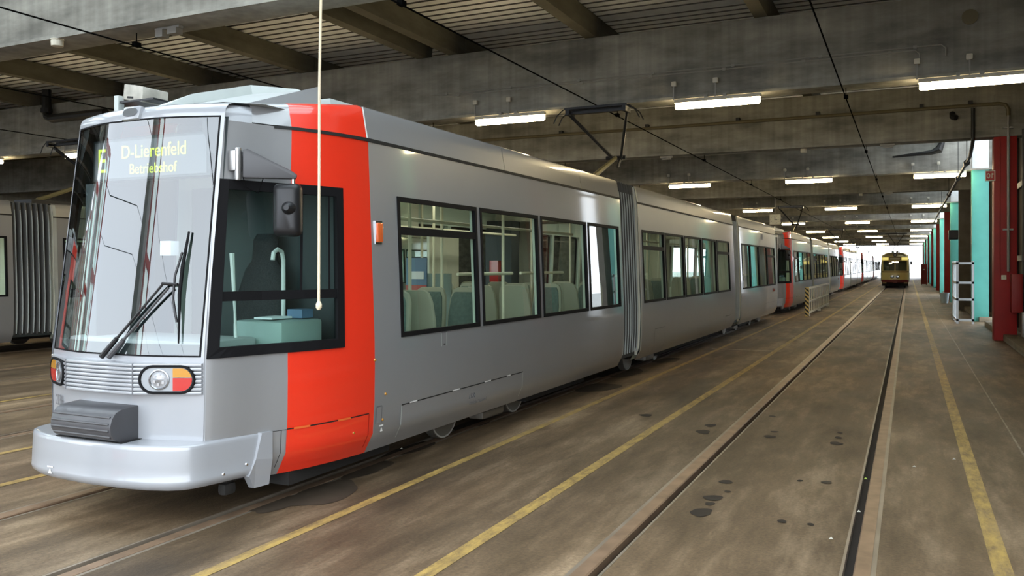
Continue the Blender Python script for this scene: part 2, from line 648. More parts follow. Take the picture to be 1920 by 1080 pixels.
# beams
for i, by in enumerate(BEAM_Y):
    mb = MB()
    mb.box(XL, XR + 0.2, by - HB, by + HB, BEAM_LO, BEAM_HI)
    struct(mb, 'concrete_beam', 'beam_concrete', bevel=0.02)
    mb = MB()
    mb.box(XL, XR + 0.2, by - HB - 0.03, by - HB, BEAM_LO + 0.0, BEAM_LO + 0.05)
    struct(mb, 'beam_edge_trim', 'beam_concrete')
# entrance lintel above and behind the camera
mb = MB()
mb.box(XL, XR + 0.2, Y0 - 0.25, Y0 + 0.25, 5.0, 6.86)
struct(mb, 'entrance_lintel', 'beam_concrete')
# purlins resting on the beams
PX = [0.76, -2.47, -5.8, -8.97, -13.05, -16.3, -19.6, -22.9, -26.2, -29.5, -32.8, -36.1]
for i in range(-1, len(BEAM_Y) - 1):
    ya = Y0 if i < 0 else BEAM_Y[i]
    yb = BEAM_Y[i + 1]
    for j, px in enumerate(PX):
        xs = [px]
        if i == 0 and j == 3:
            xs = [px, px - 0.80]
        for xx in xs:
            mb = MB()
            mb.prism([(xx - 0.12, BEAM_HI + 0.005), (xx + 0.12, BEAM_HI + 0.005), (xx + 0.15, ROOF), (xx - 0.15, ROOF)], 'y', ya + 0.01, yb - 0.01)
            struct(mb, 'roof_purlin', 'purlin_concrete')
# corrugated roof deck, one sheet per bay of the hall
ceiling = tag(empty('ceiling', (0, 0, ROOF)), kind='structure')
P = 0.29


def deck_sheet(ya, yb, xa, xb):
    prof_ = []
    y_ = ya
    while y_ < yb - 1e-6:
        for dy_, dz_ in ((0, 0.02), (0.205, 0.02), (0.212, 0.12), (0.283, 0.12)):
            if y_ + dy_ <= yb:
                prof_.append((y_ + dy_, ROOF + dz_))
        y_ += P
    prof_.append((yb, ROOF + 0.02))
    mb_ = MB()
    mb_.grid([[(xa, a_, b_) for a_, b_ in prof_], [(xb, a_, b_) for a_, b_ in prof_]])
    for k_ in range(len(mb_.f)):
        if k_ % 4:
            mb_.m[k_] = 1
    mb_.grid([[(xa, ya, ROOF + 0.16), (xa, yb, ROOF + 0.16)], [(xb, ya, ROOF + 0.16), (xb, yb, ROOF + 0.16)]])
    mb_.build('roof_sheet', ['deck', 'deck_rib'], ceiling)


def rooflight(n_, ya, yb, xa, xb):
    mb_ = MB()
    mb_.quad((xa, ya, ROOF + .1), (xb, ya, ROOF + .1), (xb, yb, ROOF + .1), (xa, yb, ROOF + .1))
    o_ = struct(mb_, f'window_{n_}', 'roof_glass')
    mb_ = MB()
    x_ = xa
    while x_ <= xb:
        mb_.box(x_ - .03, x_ + .03, ya, yb, ROOF + .06, ROOF + .14)
        x_ += 1.2
    mb_.build('window_frame', 'steel_dark', o_)


SKX = 0.2
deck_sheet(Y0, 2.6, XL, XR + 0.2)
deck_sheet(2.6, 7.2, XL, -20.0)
rooflight(1, 2.6, 7.2, -20.0, XR + 0.2)  # unseen glazing, added to brighten the first bay and the foreground
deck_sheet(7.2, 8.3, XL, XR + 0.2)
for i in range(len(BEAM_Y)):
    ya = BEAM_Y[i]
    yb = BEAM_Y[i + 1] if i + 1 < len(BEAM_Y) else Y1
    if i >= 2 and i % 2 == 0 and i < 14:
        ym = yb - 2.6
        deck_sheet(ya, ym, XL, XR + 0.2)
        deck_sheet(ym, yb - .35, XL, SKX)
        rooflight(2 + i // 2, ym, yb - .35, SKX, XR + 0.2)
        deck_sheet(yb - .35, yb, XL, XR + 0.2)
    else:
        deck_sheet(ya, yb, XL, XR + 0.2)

# walls
mb = MB()
mb.box(XL - 0.3, XL, Y0, Y1, 0, ROOF + 0.15)
struct(mb, 'wall_left', 'beam_concrete')
OPEN = [(29.7 + 16.0 * i, 31.85 + 16.0 * i) if i < 1 else (47.2, 47.85) if i < 2 else (27.5 + 16.0 * i, 31.85 + 16.0 * i) if i == 2 else (30.6 + 16.0 * i, 31.85 + 16.0 * i) for i in range(7)]
mb = MB()
y = Y0
for a, b in OPEN:
    mb.box(XR, XR + 0.25, y, a, 0, ROOF + 0.15)
    mb.box(XR, XR + 0.25, a, b, 6.75, ROOF + 0.15)
    y = b
mb.box(XR, XR + 0.25, y, Y1, 0, ROOF + 0.15)
wall_right = struct(mb, 'wall_right', 'wall_brown')
# steel rails and posts dividing the wall panels
y = 17.5
while y < 60:
    if not any(a - .2 < y < b + .2 for a, b in OPEN):
        mb = MB()
        mb.box(XR - 0.09, XR, y - 0.05, y + 0.05, 0.25, 5.2)
        mb.build('wall_post', 'steel_dark', wall_right)
    y += 1.6
for z in (2.05, 3.9):
    mb = MB()
    mb.box(XR - 0.07, XR, 17, 26.6, z - 0.07, z + 0.07)
    mb.build('wall_rail', 'steel_dark', wall_right)
mb = MB()
y = Y0
for a, b in OPEN:
    mb.box(2.12, XR, y, a, 0, 0.16)
    y = b
struct(mb, 'kerb', 'kerb', bevel=0.02)

# entrance columns and red framed folding doors behind the camera (seen in the windscreen)
nd = 1
for i, tx in enumerate([-1.02 - 4.3 * k for k in range(9)]):
    cx_ = tx - 2.15
    if i == 0:
        continue
    mb = MB()
    mb.box(cx_ - 0.22, cx_ + 0.22, Y0 - 0.2, Y0 + 0.2, 0, 5.0)
    struct(mb, 'entrance_pillar', 'facade')
    for s in (-1, 1):
        fx = cx_ + s * 0.27
        mb = MB()
        ya, yb = Y0 - 0.2, Y0 - 1.25
        for yy in (ya, yb + 0.1):
            mb.box(fx - 0.03, fx + 0.03, yy - 0.1, yy, 0.05, 4.7)
        for zz in (0.05, 1.25, 2.6, 4.6):
            mb.box(fx - 0.03, fx + 0.03, yb + 0.1, ya - 0.1, zz, zz + 0.14)
        d = struct(mb, f'door_{nd}', 'door_red')
        mb = MB()
        mb.quad((fx, yb + .1, .1), (fx, ya - .1, .1), (fx, ya - .1, 4.6), (fx, yb + .1, 4.6))
        mb.build('door_pane', 'pane', d)
        nd += 1

# ------------------------------------------------------------------ lamps
lamp_words = ['first', 'second', 'third', 'fourth', 'fifth', 'sixth', 'seventh', 'eighth']
LX = [0.95, -3.25, -7.55, -11.85, -16.15, -20.45, -24.75]
lane = ['along the right wall', 'between the two right tracks', 'above the nearest tram', 'left of the nearest tram', 'far left of the nearest tram', 'beyond the left tram', 'at the far left beyond the left tram']


def make_lamp(x, y):
    o = empty('fluorescent_lamp', (x, y, BEAM_LO))
    zc = 4.93
    mb = MB()
    mb.prism([(y - 0.06, zc + 0.03), (y + 0.06, zc + 0.03), (y + 0.04, zc + 0.10), (y - 0.04, zc + 0.10)], 'x', x - 0.8, x + 0.8)
    mb.build('lamp_housing', 'housing', o)
    mb = MB()
    mb.tube([(x - 0.785, y, zc - 0.03), (x - 0.76, y, zc - 0.03), (x + 0.76, y, zc - 0.03), (x + 0.785, y, zc - 0.03)], [0.045, 0.062, 0.062, 0.045], 10)
    mb.build('lamp_tube', 'tube_glow', o, smooth=True)
    for dx in (-0.82, -0.03):
        mb = MB()
        mb.box(x + dx - 0.012, x + dx + 0.012, y - 0.01, y + 0.01, zc + 0.1, zc + 0.36)
        mb.build('lamp_stem', 'conduit_grey', o)
        mb = MB()
        mb.box(x + dx - 0.05, x + dx + 0.05, y - 0.02, y + 0.06, zc + 0.36, zc + 0.46)
        mb.build('junction_box', 'housing', o, bevel=0.02)
    for dx in (-0.2, 0.15):
        mb = MB()
        mb.box(x + dx - 0.03, x + dx + 0.03, y - 0.05, y + 0.05, zc + 0.09, zc + 0.15)
        mb.build('lamp_clip', 'conduit_grey', o)
    return o


def copy_tree(o, parent=None, skip=()):
    c = o.copy()
    COL.objects.link(c)
    c.parent = parent
    for ch in o.children:
        if not ch.get('near_only'):
            copy_tree(ch, c)
    return c


proto = None
for r_ in range(8):
    ly = 16.3 + 16.0 * r_ - HB - 0.1
    for j, lx in enumerate(LX):
        if j >= 4 and r_ > 2:
            continue
        if proto is None:
            proto = o = make_lamp(lx, ly)
        else:
            o = copy_tree(proto)
            o.location = (lx, ly, BEAM_LO)
        tag(o, f'white strip lamp {lane[j]} in the {lamp_words[r_]} row back', 'lamp', 'strip lamps under the beams')

# conduits feeding the first lamp row, on the first lamp beam
for k, (xa, xb, z) in enumerate([(-9.5, 0.5, 5.60), (-9.2, 0.1, 5.545)]):
    mb = MB()
    yy = 16.3 - HB - 0.035
    pts = [(xa, yy, z), (xb, yy, z + 0.0), (xb + 0.07, yy, z - 0.06), (xb + 0.07, yy, 5.40)]
    mb.tube(pts, 0.013, 6)
    o = mb.build('cable_conduit', 'conduit_grey')
    tag(o, ['upper thin grey conduit running along the beam over the first lamps', 'lower thin grey conduit running along the beam over the first lamps'][k], 'conduit')
    for xx in frange(xa + 0.4, xb - 0.4, 6):
        mb = MB()
        mb.box(xx - 0.03, xx + 0.03, yy - 0.02, yy + 0.02, z - 0.025, z + 0.025)
        mb.build('conduit_clip', 'conduit_grey', o)
# round recess plate on the first lamp beam
mb = MB()
mb.tube([(0.93, 16.3 - HB - 0.03, 6.02), (0.93, 16.3 - HB + 0.02, 6.02)], 0.125, 20)
tag(mb.build('round_plate', 'pipe_olive', smooth=True), 'round brown cover plate high on the beam above the right lamp', 'plate')

# long pipe along the second beam, bending down at the red column
yy = 24.3 - HB - 0.12
mb = MB()
pipe = empty('water_pipe', (-6, yy, 5.86))
mb.tube([(-24, yy, 5.86), (2.02, yy, 5.86), (2.16, yy, 5.82), (2.22, yy, 5.70), (2.22, yy, 5.55)], 0.045, 8)
mb.build('pipe_run', 'pipe_olive', pipe, smooth=True)
mb = MB()
mb.tube([(2.22, yy, 5.56), (2.22, yy, 1.72)], 0.036, 8)
mb.build('pipe_drop', 'galv', pipe, smooth=True)
for xx in [-9.6, -6.9, -4.3, -2.2, 0.3, 1.4]:
    mb = MB()
    mb.box(xx - 0.05, xx + 0.05, yy - 0.05, yy + 0.11, 5.89, 5.98)
    mb.build('pipe_clamp', 'pipe_black', pipe)
for zz in (2.75, 5.25):
    mb = MB()
    mb.box(2.10, 2.32, yy - 0.03, yy + 0.04, zz - 0.02, zz + 0.02)
    mb.build('pipe_clamp', 'galv', pipe)
tag(pipe, 'brown pipe along the second beam dropping down the red column', 'pipe')
mb = MB()
mb.tube([(1.0, yy + .05, 5.70), (1.0, yy - .05, 5.60), (1.08, yy - .12, 5.56)], 0.07, 8)
tag(mb.build('siren_horn', 'pipe_black', smooth=True), 'small black horn on the second beam near the red column', 'horn')
# tension pipe running back beside the right wall
sp = empty('sprinkler_pipe', (1.46, 24.0, 4.7))
mb = MB()
mb.tube([(1.46, 23.97, 5.80), (1.46, 23.97, 5.02), (1.46, 24.2, 4.92), (1.46, 25.2, 4.72), (1.46, 60, 4.66)], 0.045, 8)
mb.build('pipe_run', 'pipe_black', sp, smooth=True)
for yq in (26.5, 31, 38, 46):
    mb = MB()
    mb.tube([(1.46, yq - 0.09, 4.71), (1.46, yq + 0.09, 4.71)], 0.085, 10)
    mb.build('pipe_joint', 'pipe_black', sp)
    mb = MB()
    mb.tube([(1.46, yq, 4.75), (1.46, yq, 6.6)], 0.012, 6)
    mb.build('hanger_rod', 'pipe_black', sp)
tag(sp, 'dark pipe running back into the hall beside the right wall', 'pipe')
# drain pipes
mb = MB()
mb.tube([(-21.9, 15.85, 6.8), (-21.9, 15.85, 6.2), (-21.83, 15.83, 6.05), (-21.65, 15.82, 5.97), (-19.5, 15.82, 5.97)], 0.12, 10)
o = tag(mb.build('drain_pipe', 'pipe_black', smooth=True), 'thick black drain pipe elbow under the roof at left', 'pipe')
mb = MB()
mb.tube([(-21.9, 15.84, 6.28), (-21.9, 15.84, 6.16)], 0.15, 10)
mb.build('pipe_collar', 'pipe_black', o)
mb = MB()
mb.tube([(1.05, 32.3 - HB - 0.1, 6.4), (1.02, 32.3 - HB - 0.14, 6.0), (0.93, 32.3 - HB - 0.16, 5.78), (0.7, 32.3 - HB - 0.16, 5.70), (-0.5, 32.3 - HB - 0.08, 5.62)], [0.09, 0.09, 0.14, 0.08, 0.03], 10)  # thin tapering tail stands for the pipe's shadow on the beam
tag(mb.build('drain_pipe', 'pipe_black', smooth=True), 'black drain pipe with a modelled shadow tail along the bright beam at right', 'pipe')
# heavy dark bar along the top-left beam
mb = MB()
mb.tube([(-12.0, 8.3 - HB - 0.1, 6.18), (-5.5, 8.3 - HB - 0.1, 6.18)], 0.09, 10)
tag(mb.build('black_pipe', 'pipe_black', smooth=True), 'thick black pipe along the nearest beam at top left', 'pipe')

# smoke detectors, brackets


def detector(x, y, z, lab):
    o = empty('smoke_detector', (x, y, z))
    mb = MB()
    mb.tube([(x, y, z), (x, y, z - 0.035), (x, y, z - 0.10)], [0.075, 0.085, 0.08], 16)
    mb.build('detector_head', 'housing', o, smooth=True)
    mb = MB()
    mb.tube([(x, y, z + 0.0), (x, y, z - 0.012)], 0.09, 16)
    mb.build('detector_base', 'housing', o, smooth=True)
    tag(o, lab, 'detector')


detector(-10.9, 8.3 - 0.25, BEAM_LO, 'round cream detector under the nearest beam at top left')
detector(-2.6, 24.3, BEAM_LO, 'round cream detector under the second beam')
detector(-1.9, 40.3, BEAM_LO, 'small round cream detector under the fourth beam')
for i, (x, y, lab) in enumerate([(-6.4, 24.2, 'pale steel bracket under the second beam above the tram'), (-0.5, 24.25, 'pale steel bracket under the second beam beside the contact wire'), (-0.8, 40.1, 'pale steel bracket under the fourth beam')]):
    mb = MB()
    mb.box(x - 0.18, x + 0.18, y - 0.05, y + 0.05, BEAM_LO - 0.05, BEAM_LO)
    mb.box(x - 0.13, x + 0.13, y - 0.03, y + 0.03, BEAM_LO - 0.10, BEAM_LO - 0.06)
    mb.box(x - 0.02, x + 0.02, y - 0.02, y + 0.02, BEAM_LO - 0.10, BEAM_LO)
    tag(mb.build('wire_bracket', 'conduit_grey'), lab, 'bracket')
# wire clamp bracket at the nearest beam
mb = MB()
gx = -9.0
br = empty('wire_clamp', (gx, 8.3, BEAM_LO + 0.0))
mb.box(gx - 0.22, gx + 0.22, 8.25, 8.33, BEAM_LO - 0.03, BEAM_LO)
mb.build('clamp_plate', 'galv', br)
mb = MB()
mb.box(gx - 0.18, gx - 0.05, 8.22, 8.34, BEAM_LO - 0.13, BEAM_LO - 0.03)
mb.build('clamp_jaw', 'galv', br)
mb = MB()
mb.box(gx + 0.04, gx + 0.2, 8.22, 8.34, BEAM_LO - 0.11, BEAM_LO - 0.03)
mb.build('clamp_jaw', 'galv', br)
tag(br, 'small galvanised wire clamp under the nearest beam', 'bracket')

# contact wires
for tx, lab in zip(TRACKS, ['thin black contact wire above the leftmost tram', 'thin black contact wire over the second track left of the tram', 'thin black contact wire at top left, over the track beside the tram', 'thin black contact wire above the nearest tram', 'thin black contact wire above the empty track']):
    mb = MB()
    mb.tube([(tx, -30, 4.88), (tx, 60, 4.88), (tx, 145, 4.88)], 0.011, 6)
    o = mb.build('contact_wire', 'wire')
    tag(o, lab, 'wire', 'contact wires')
    for by in BEAM_Y[:6]:
        mb = MB()
        mb.tube([(tx, by, 4.885), (tx, by, BEAM_LO)], 0.008, 6)
        mb.box(tx - 0.035, tx + 0.035, by - 0.05, by + 0.05, 4.87, 4.93)
        mb.build('wire_hanger', 'wire', o)
for xx, yy_, lab in ((-0.55, 15.2, 'black tee-shaped hanger under the roof beside the contact wire'), (-0.1, 22.5, 'small black tee-shaped hanger under the second bay roof')):
    mb = MB()
    mb.box(xx - 0.03, xx + 0.03, yy_ - 0.03, yy_ + 0.03, 6.42, 6.8)
    mb.box(xx - 0.22, xx + 0.22, yy_ - 0.04, yy_ + 0.04, 6.78, 6.87)
    tag(mb.build('tee_hanger', 'pipe_black'), lab, 'hanger')

# ------------------------------------------------------------------ columns along the right wall
ord_ = ['first', 'second', 'third', 'fourth', 'fifth', 'sixth', 'seventh', 'eighth', 'ninth']
nr = ntl = 0
for i, by in enumerate(BEAM_Y):
    if i < 1:
        continue
    red = i % 2 == 0
    o = empty('wall_column', (2.15, by, 0))
    mb = MB()
    mb.box(1.92, 2.42, by - 0.25, by + 0.25, 0, BEAM_LO)
    dark = i == 4
    mb.build('column_shaft', 'wall_brown' if dark else 'col_red' if red else 'col_teal', o, bevel=0.012)
    mb = MB()
    mb.box(1.925, 2.415, by - 0.285, by + 0.245, BEAM_LO, 6.1)
    mb.build('column_head', 'beam_concrete' if red else 'col_white', o, bevel=0.012)
    if dark:
        tag(o, 'dark brown unpainted column standing behind the white guard rack', 'column')
    elif red:
        nr += 1
        tag(o, f'dark red painted concrete column, {ord_[min(nr - 1, 8)]} red one along the right wall', 'column')
    else:
        ntl += 1
        tag(o, f'turquoise painted concrete column with white top, {ord_[min(ntl - 1, 8)]} turquoise one' if i > 1 else 'turquoise column beside the camera, out of view at right', 'column')

# items on the red column
cb = empty('fire_hose_cabinet', (2.42, 23.9, 0.6))
mb = MB()
mb.box(2.26, 2.50, 23.62, 24.0, 0.72, 1.66)
mb.build('cabinet_body', 'box_red', cb, bevel=0.012)
mb = MB()
mb.box(2.28, 2.48, 23.605, 23.622, 0.75, 1.63)
mb.build('cabinet_door', 'box_red', cb, bevel=0.006)
tag(cb, 'dark red metal cabinet beside the red column', 'cabinet')
mb = MB()
mb.box(2.08, 2.19, 24.02, 24.06, 1.52, 1.63)
o = mb.build('light_switch', 'cream', bevel=0.01)
tag(o, 'small pale switch box on the red column', 'switch')
mb = MB()
mb.box(2.11, 2.16, 24.012, 24.022, 1.55, 1.60)
mb.build('switch_button', 'housing', o)
mb = MB()
mb.tube([(2.05, 24.035, 5.0), (2.05, 24.035, 1.62)], 0.01, 6)
tag(mb.build('thin_conduit', 'box_red'), 'thin painted conduit running down the red column', 'conduit')
sg = empty('hose_sign', (1.86, 24.3, 4.1))
MSG = frame_matrix((1.84, 24.04, 4.10), (1, 0, 0), (0, -1, 0))
mb = MB()
mb.box(-0.11, 0.11, -0.13, 0.13, -0.02, 0.0, 0, MSG)
mb.build('sign_board', 'cream', sg)
mb = MB()
mb.box(-0.09, 0.09, -0.11, 0.11, 0.0, 0.004, 0, MSG)
mb.build('sign_field', 'sign_red', sg)
mb = MB()
for k in range(16):
    a0, a1 = 2 * math.pi * k / 16, 2 * math.pi * (k + 1) / 16
    c_, r1, r2 = (-0.04, -0.0), 0.028, 0.05
    q = [MSG @ Vector((c_[0] + r_ * math.cos(a) * 0.8, c_[1] + r_ * math.sin(a) * 1.3, 0.006)) for r_, a in ((r1, a0), (r2, a0), (r2, a1), (r1, a1))]
    mb.quad(*q)
mb.box(0.03, 0.045, -0.06, 0.06, 0.004, 0.006, 0, MSG)
mb.box(0.045, 0.07, 0.02, 0.06, 0.004, 0.006, 0, MSG)
mb.build('hose_symbol', 'cream', sg)
tag(sg, 'small red and white fire hose sign beside the red column', 'sign')
mb = MB()
mb.box(2.45, 2.55, 23.3, 23.5, 0.16, 0.75)
tag(mb.build('stand_post', 'galv', bevel=0.01), 'grey post on the kerb under the red cabinet', 'post')

# white steel guard rack in front of the turquoise column
rk = empty('guard_rack', (1.7, 31.0, 0))
RX0, RX1, RY0, RY1, RZ = 1.42, 1.86, 30.6, 33.6, 1.98


def bar(a, b, t_=0.035, nm='rack_bar'):
    mb_ = MB()
    lo = [min(p, q) - t_ for p, q in zip(a, b)]
    hi = [max(p, q) + t_ for p, q in zip(a, b)]
    mb_.box(lo[0], hi[0], lo[1], hi[1], lo[2], hi[2])
    mb_.build(nm, 'rack_white', rk)


for yy_ in (30.6, 31.6, 32.6, 33.6):
    bar((RX0, yy_, 0.035), (RX0, yy_, RZ), nm='rack_post')
bar((RX1, 30.6, 0.035), (RX1, 30.6, RZ), nm='rack_post')
for z in (0.12, 0.78, 1.32, RZ - .035):
    bar((RX0, RY0, z), (RX0, RY1, z))
    bar((RX0, RY0, z), (RX1, RY0, z))
tag(rk, 'white steel guard rack standing beside the first turquoise column', 'rack')

# speaker further back, bucket, red cabinet far back
lsp = empty('loudspeaker', (2.2, 47.0, 3.4))
mb = MB()
mb.box(1.78, 2.2, 46.45, 46.85, 3.15, 3.62)
mb.build('speaker_box', 'pipe_black', lsp, bevel=0.03)
mb = MB()
mb.tube([(2.0, 46.47, 3.38), (2.0, 46.40, 3.38)], [0.14, 0.19], 16)
mb.build('speaker_cone', 'black_metal', lsp)
mb = MB()
mb.box(2.15, 2.56, 46.6, 46.75, 3.34, 3.42)
mb.build('speaker_bracket', 'pipe_black', lsp)
tag(lsp, 'black loudspeaker on the right wall behind the white rack', 'loudspeaker')
bk = empty('plastic_bucket', (1.63, 47.3, 0))
mb = MB()
prof = [(0.0, 0.16), (0.45, 0.20), (0.5, 0.225), (0.52, 0.225), (0.52, 0.2), (0.05, 0.15)]
mb.grid([[(1.63 + r_ * math.cos(2 * math.pi * k / 20), 47.3 + r_ * math.sin(2 * math.pi * k / 20), z) for k in range(20)] for z, r_ in prof], closed=True)
mb.add([(1.63 + .16 * math.cos(2 * math.pi * k / 20), 47.3 + .16 * math.sin(2 * math.pi * k / 20), 0.0) for k in range(20)], [tuple(range(20))])
mb.build('bucket_body', 'bucket', bk, smooth=True)
mb = MB()
mb.tube([(1.63 + .235 * math.cos(a), 47.28, 0.5 - .2 * math.sin(a)) for a in frange(0, math.pi, 10)], 0.012, 6)
mb.build('bucket_handle', 'galv', bk)
tag(bk, 'pale blue bucket beside the second turquoise column', 'bucket')
fc = empty('red_locker', (1.35, 92, 0))
mb = MB()
mb.box(1.1, 1.65, 91.7, 92.2, 0.08, 2.05)
mb.build('locker_body', 'box_red', fc, bevel=0.02)
mb = MB()
mb.box(1.13, 1.62, 91.68, 91.7, 0.15, 2.0)
mb.build('locker_door', 'box_red', fc)
mb = MB()
mb.box(1.28, 1.46, 91.66, 91.68, 1.45, 1.55)
mb.build('locker_plate', 'cream', fc)
for s in (1.12, 1.56):
    mb = MB()
    mb.box(s, s + 0.06, 91.75, 92.15, 0, 0.08)
    mb.build('locker_foot', 'steel_dark', fc)
tag(fc, 'tall dark red locker far back by the right wall', 'locker')

# square clock hanging between the trams
ck = empty('square_clock', (-5.5, 40.0, 4.0))
MC = frame_matrix((-5.52, 39.9, 3.98), (1, 0, 0), (0, -1, 0))
mb = MB()
mb.box(-0.24, 0.24, -0.24, 0.24, -0.12, 0, 0, MC)
mb.build('clock_case', 'housing', ck, bevel=0.015)
mb = MB()
mb.box(-0.21, 0.21, -0.21, 0.21, 0.0, 0.004, 0, MC)
mb.build('clock_face', 'cream', ck)
for a, l in ((0.0, 0.16), (95.0, 0.11)):
    mb = MB()
    mb.box(-0.014, 0.014, -0.02, l, 0.004, 0.010, 0, MC @ Matrix.Rotation(R(-a), 4, 'Z'))
    mb.build('clock_hand', 'ink', ck)
mb = MB()
for k in range(12):
    mb.box(-0.008, 0.008, 0.165, 0.195, 0.004, 0.006, 0, MC @ Matrix.Rotation(R(30 * k), 4, 'Z'))
mb.build('hour_mark', 'ink', ck)
mb = MB()
mb.tube([(-5.52, 40.0, 4.2), (-5.52, 40.0, BEAM_LO)], 0.02, 8)
mb.build('clock_rod', 'conduit_grey', ck)
tag(ck, 'square pale clock hanging above the gap between the two nearest trams', 'clock')

# barrier fence beside the second tram
fx, fy0, fy1 = -3.36, 32.6, 41.6
fn = empty('barrier_fence', (fx, 37, 0))


def fbox(nm, x0, x1, y0, y1, z0, z1, mat='fence_cream'):
    mb_ = MB()
    mb_.box(x0, x1, y0, y1, z0, z1)
    return mb_.build(nm, mat, fn)


fbox('top_rail', fx - .035, fx + .035, fy0, fy1, 1.0, 1.07)
fbox('middle_rail', fx - .02, fx + .02, fy0 + .1, fy1, 0.52, 0.57)
fbox('bottom_rail', fx - .03, fx + .03, fy0, fy1, 0.09, 0.15)
for k in range(11):
    yy_ = fy0 + 0.75 + k * (fy1 - fy0 - 0.8) / 10
    fbox('fence_slat', fx - .022, fx + .022, yy_ - .03, yy_ + .03, 0.15, 1.0)
for yy_ in (fy0 + .3, (fy0 + fy1) / 2, fy1 - .3):
    fbox('fence_foot', fx - .06, fx + .06, yy_ - .05, yy_ + .05, 0.0, 0.09)
pst = fbox('end_post', fx - .08, fx + .06, fy0 - .05, fy0, 0.0, 1.07, 'stripe_yellow')
for k in range(7):
    z = -0.04 + k * 0.155
    mb = MB()
    za = lambda q: max(0.002, min(1.068, q))
    mb.prism([(fx - .081, za(z + .13)), (fx + .061, za(z)), (fx + .061, za(z + .075)), (fx - .081, za(z + .205))], 'y', fy0 - .053, fy0 - .05)
    mb.build('warning_stripe', 'stripe_black', pst)
tag(fn, 'long cream barrier fence with black and yellow striped end post', 'fence')

# ================================================================== THE TRAM
CX = -5.32
ROOT = Vector((CX, 17.0, 0))
tram = empty('tram', ROOT)
tag(tram, 'nearest silver tram with red cab stripe and destination display at left', 'tram', 'silver and red trams')

WT = [(4.48, .80), (4.50, .815), (4.53, .832), (4.62, .865), (4.75, .90), (4.90, .94), (5.0, .98), (5.12, 1.035), (5.35, 1.11), (5.6, 1.16), (5.8, 1.187), (6.0, 1.205), (6.3, 1.21), (60, 1.21)]


def half(y):
    return lerp_tab(WT, y)


def ins(z):
    return lerp_tab([(0.25, .11), (0.42, .022), (0.7, .004), (1.0, 0), (1.3, .004), (2.93, .07), (3.23, .125)], z)


def rk_(z):
    return 0.0 if z < 1.2 else 0.22 * (z - 1.2) / 1.77


def fade(y):
    return max(0.0, min(1.0, (6.0 - y) / 1.5))


def ztop(y, z):
    if z <= 2.93:
        return z
    k = max(0.0, min(1.0, (y - 4.6) / 1.4))
    return 2.93 + (z - 2.93) * (0.50 + 0.50 * k)


def side(y, z, off=0.0, s=1):
    e = 0.02
    dw = (half(y + e) - half(y - e)) / (2 * e)
    n = math.hypot(1, dw)
    x_ = half(y) - ins(z) + off / n
    return Vector((CX + s * x_, y + rk_(z) * fade(y) - off * dw / n, ztop(y, z)))


def yf(x):
    a = abs(x)
    return 4.33 + (0.0 if a < 0.25 else 0.132 * ((a - 0.25) / 0.49) ** 1.35)


def front(x, z, off=0.0):
    k = 1 - 0.03 * max(0, (z - 1.2) / 1.77)
    return Vector((CX + x * k, yf(x) + rk_(z) - off, z))


def gridwall(fn, us, zs, holes, t=0.07, rev=True):
    """Wall skin (0), lining (1) and reveals (1) with rectangular holes (u0,u1,z0,z1)."""
    mb_ = MB()

    def inside(u, z):
        return any(a < u < b and c < z < d for a, b, c, d in holes)
    for i in range(len(us) - 1):
        for j in range(len(zs) - 1):
            if inside((us[i] + us[i + 1]) / 2, (zs[j] + zs[j + 1]) / 2):
                continue
            q = [(us[i], zs[j]), (us[i + 1], zs[j]), (us[i + 1], zs[j + 1]), (us[i], zs[j + 1])]
            mb_.quad(*[fn(u, z, 0) for u, z in q], 0)
            if t:
                mb_.quad(*[fn(u, z, -t) for u, z in q], 1)
    if t and rev:
        for a, b, c, d in holes:
            uu = [u for u in us if a - 1e-6 <= u <= b + 1e-6]
            for z in (c, d):
                mb_.grid([[fn(u, z, 0) for u in uu], [fn(u, z, -t) for u in uu]], 1)
            zz = [z for z in zs if c - 1e-6 <= z <= d + 1e-6]
            for u in (a, b):
                mb_.grid([[fn(u, z, 0) for z in zz], [fn(u, z, -t) for z in zz]], 1)
    return mb_


def merge_u(*ls):
    out = sorted(set(round(x_, 4) for l in ls for x_ in l))
    return out


ZB = [0.25, 0.33, 0.42, 0.55, 0.7, 0.85, 1.0, 1.10, 1.23, 1.6, 2.0, 2.46, 2.7, 2.93]
WZ0, WZ1 = 1.225, 2.465
CABW = (4.537, 5.58, 1.235, 2.445)
WIN1 = [(6.42, 7.93), (8.03, 9.57), (9.68, 11.29), (11.40, 12.78)]
WIN2 = [(14.1, 15.5), (15.6, 17.02), (17.12, 18.65), (18.77, 20.2), (20.32, 21.85)]
WIN3 = [(23.65, 24.95), (25.05, 26.5), (26.6, 28.15), (28.27, 29.9)]
SECS = [(6.0, 12.92), (13.86, 22.5), (23.3, 30.35)]


def face(s):
    return lambda u, z, off: side(u, z, off, s)


def ring(fn, a, b, c, d, w_, off, nu=6, nz=4, wi=.012):
    mb_ = MB()
    uo, ui = (a - w_, b + w_), (a + wi, b - wi)
    zo, zi = (c - w_, d + w_), (c + wi, d - wi)

    def loop(u, z, o_):
        p = [fn(q, z[0], o_) for q in frange(u[0], u[1], nu)]
        p += [fn(u[1], q, o_) for q in frange(z[0], z[1], nz)][1:]
        p += [fn(q, z[1], o_) for q in frange(u[1], u[0], nu)][1:]
        p += [fn(u[0], q, o_) for q in frange(z[1], z[0], nz)][1:-1]
        return p
    mb_.grid([loop(uo, zo, 0.0), loop(uo, zo, off), loop(ui, zi, off), loop(ui, zi, -0.03)], 0, True)
    return mb_


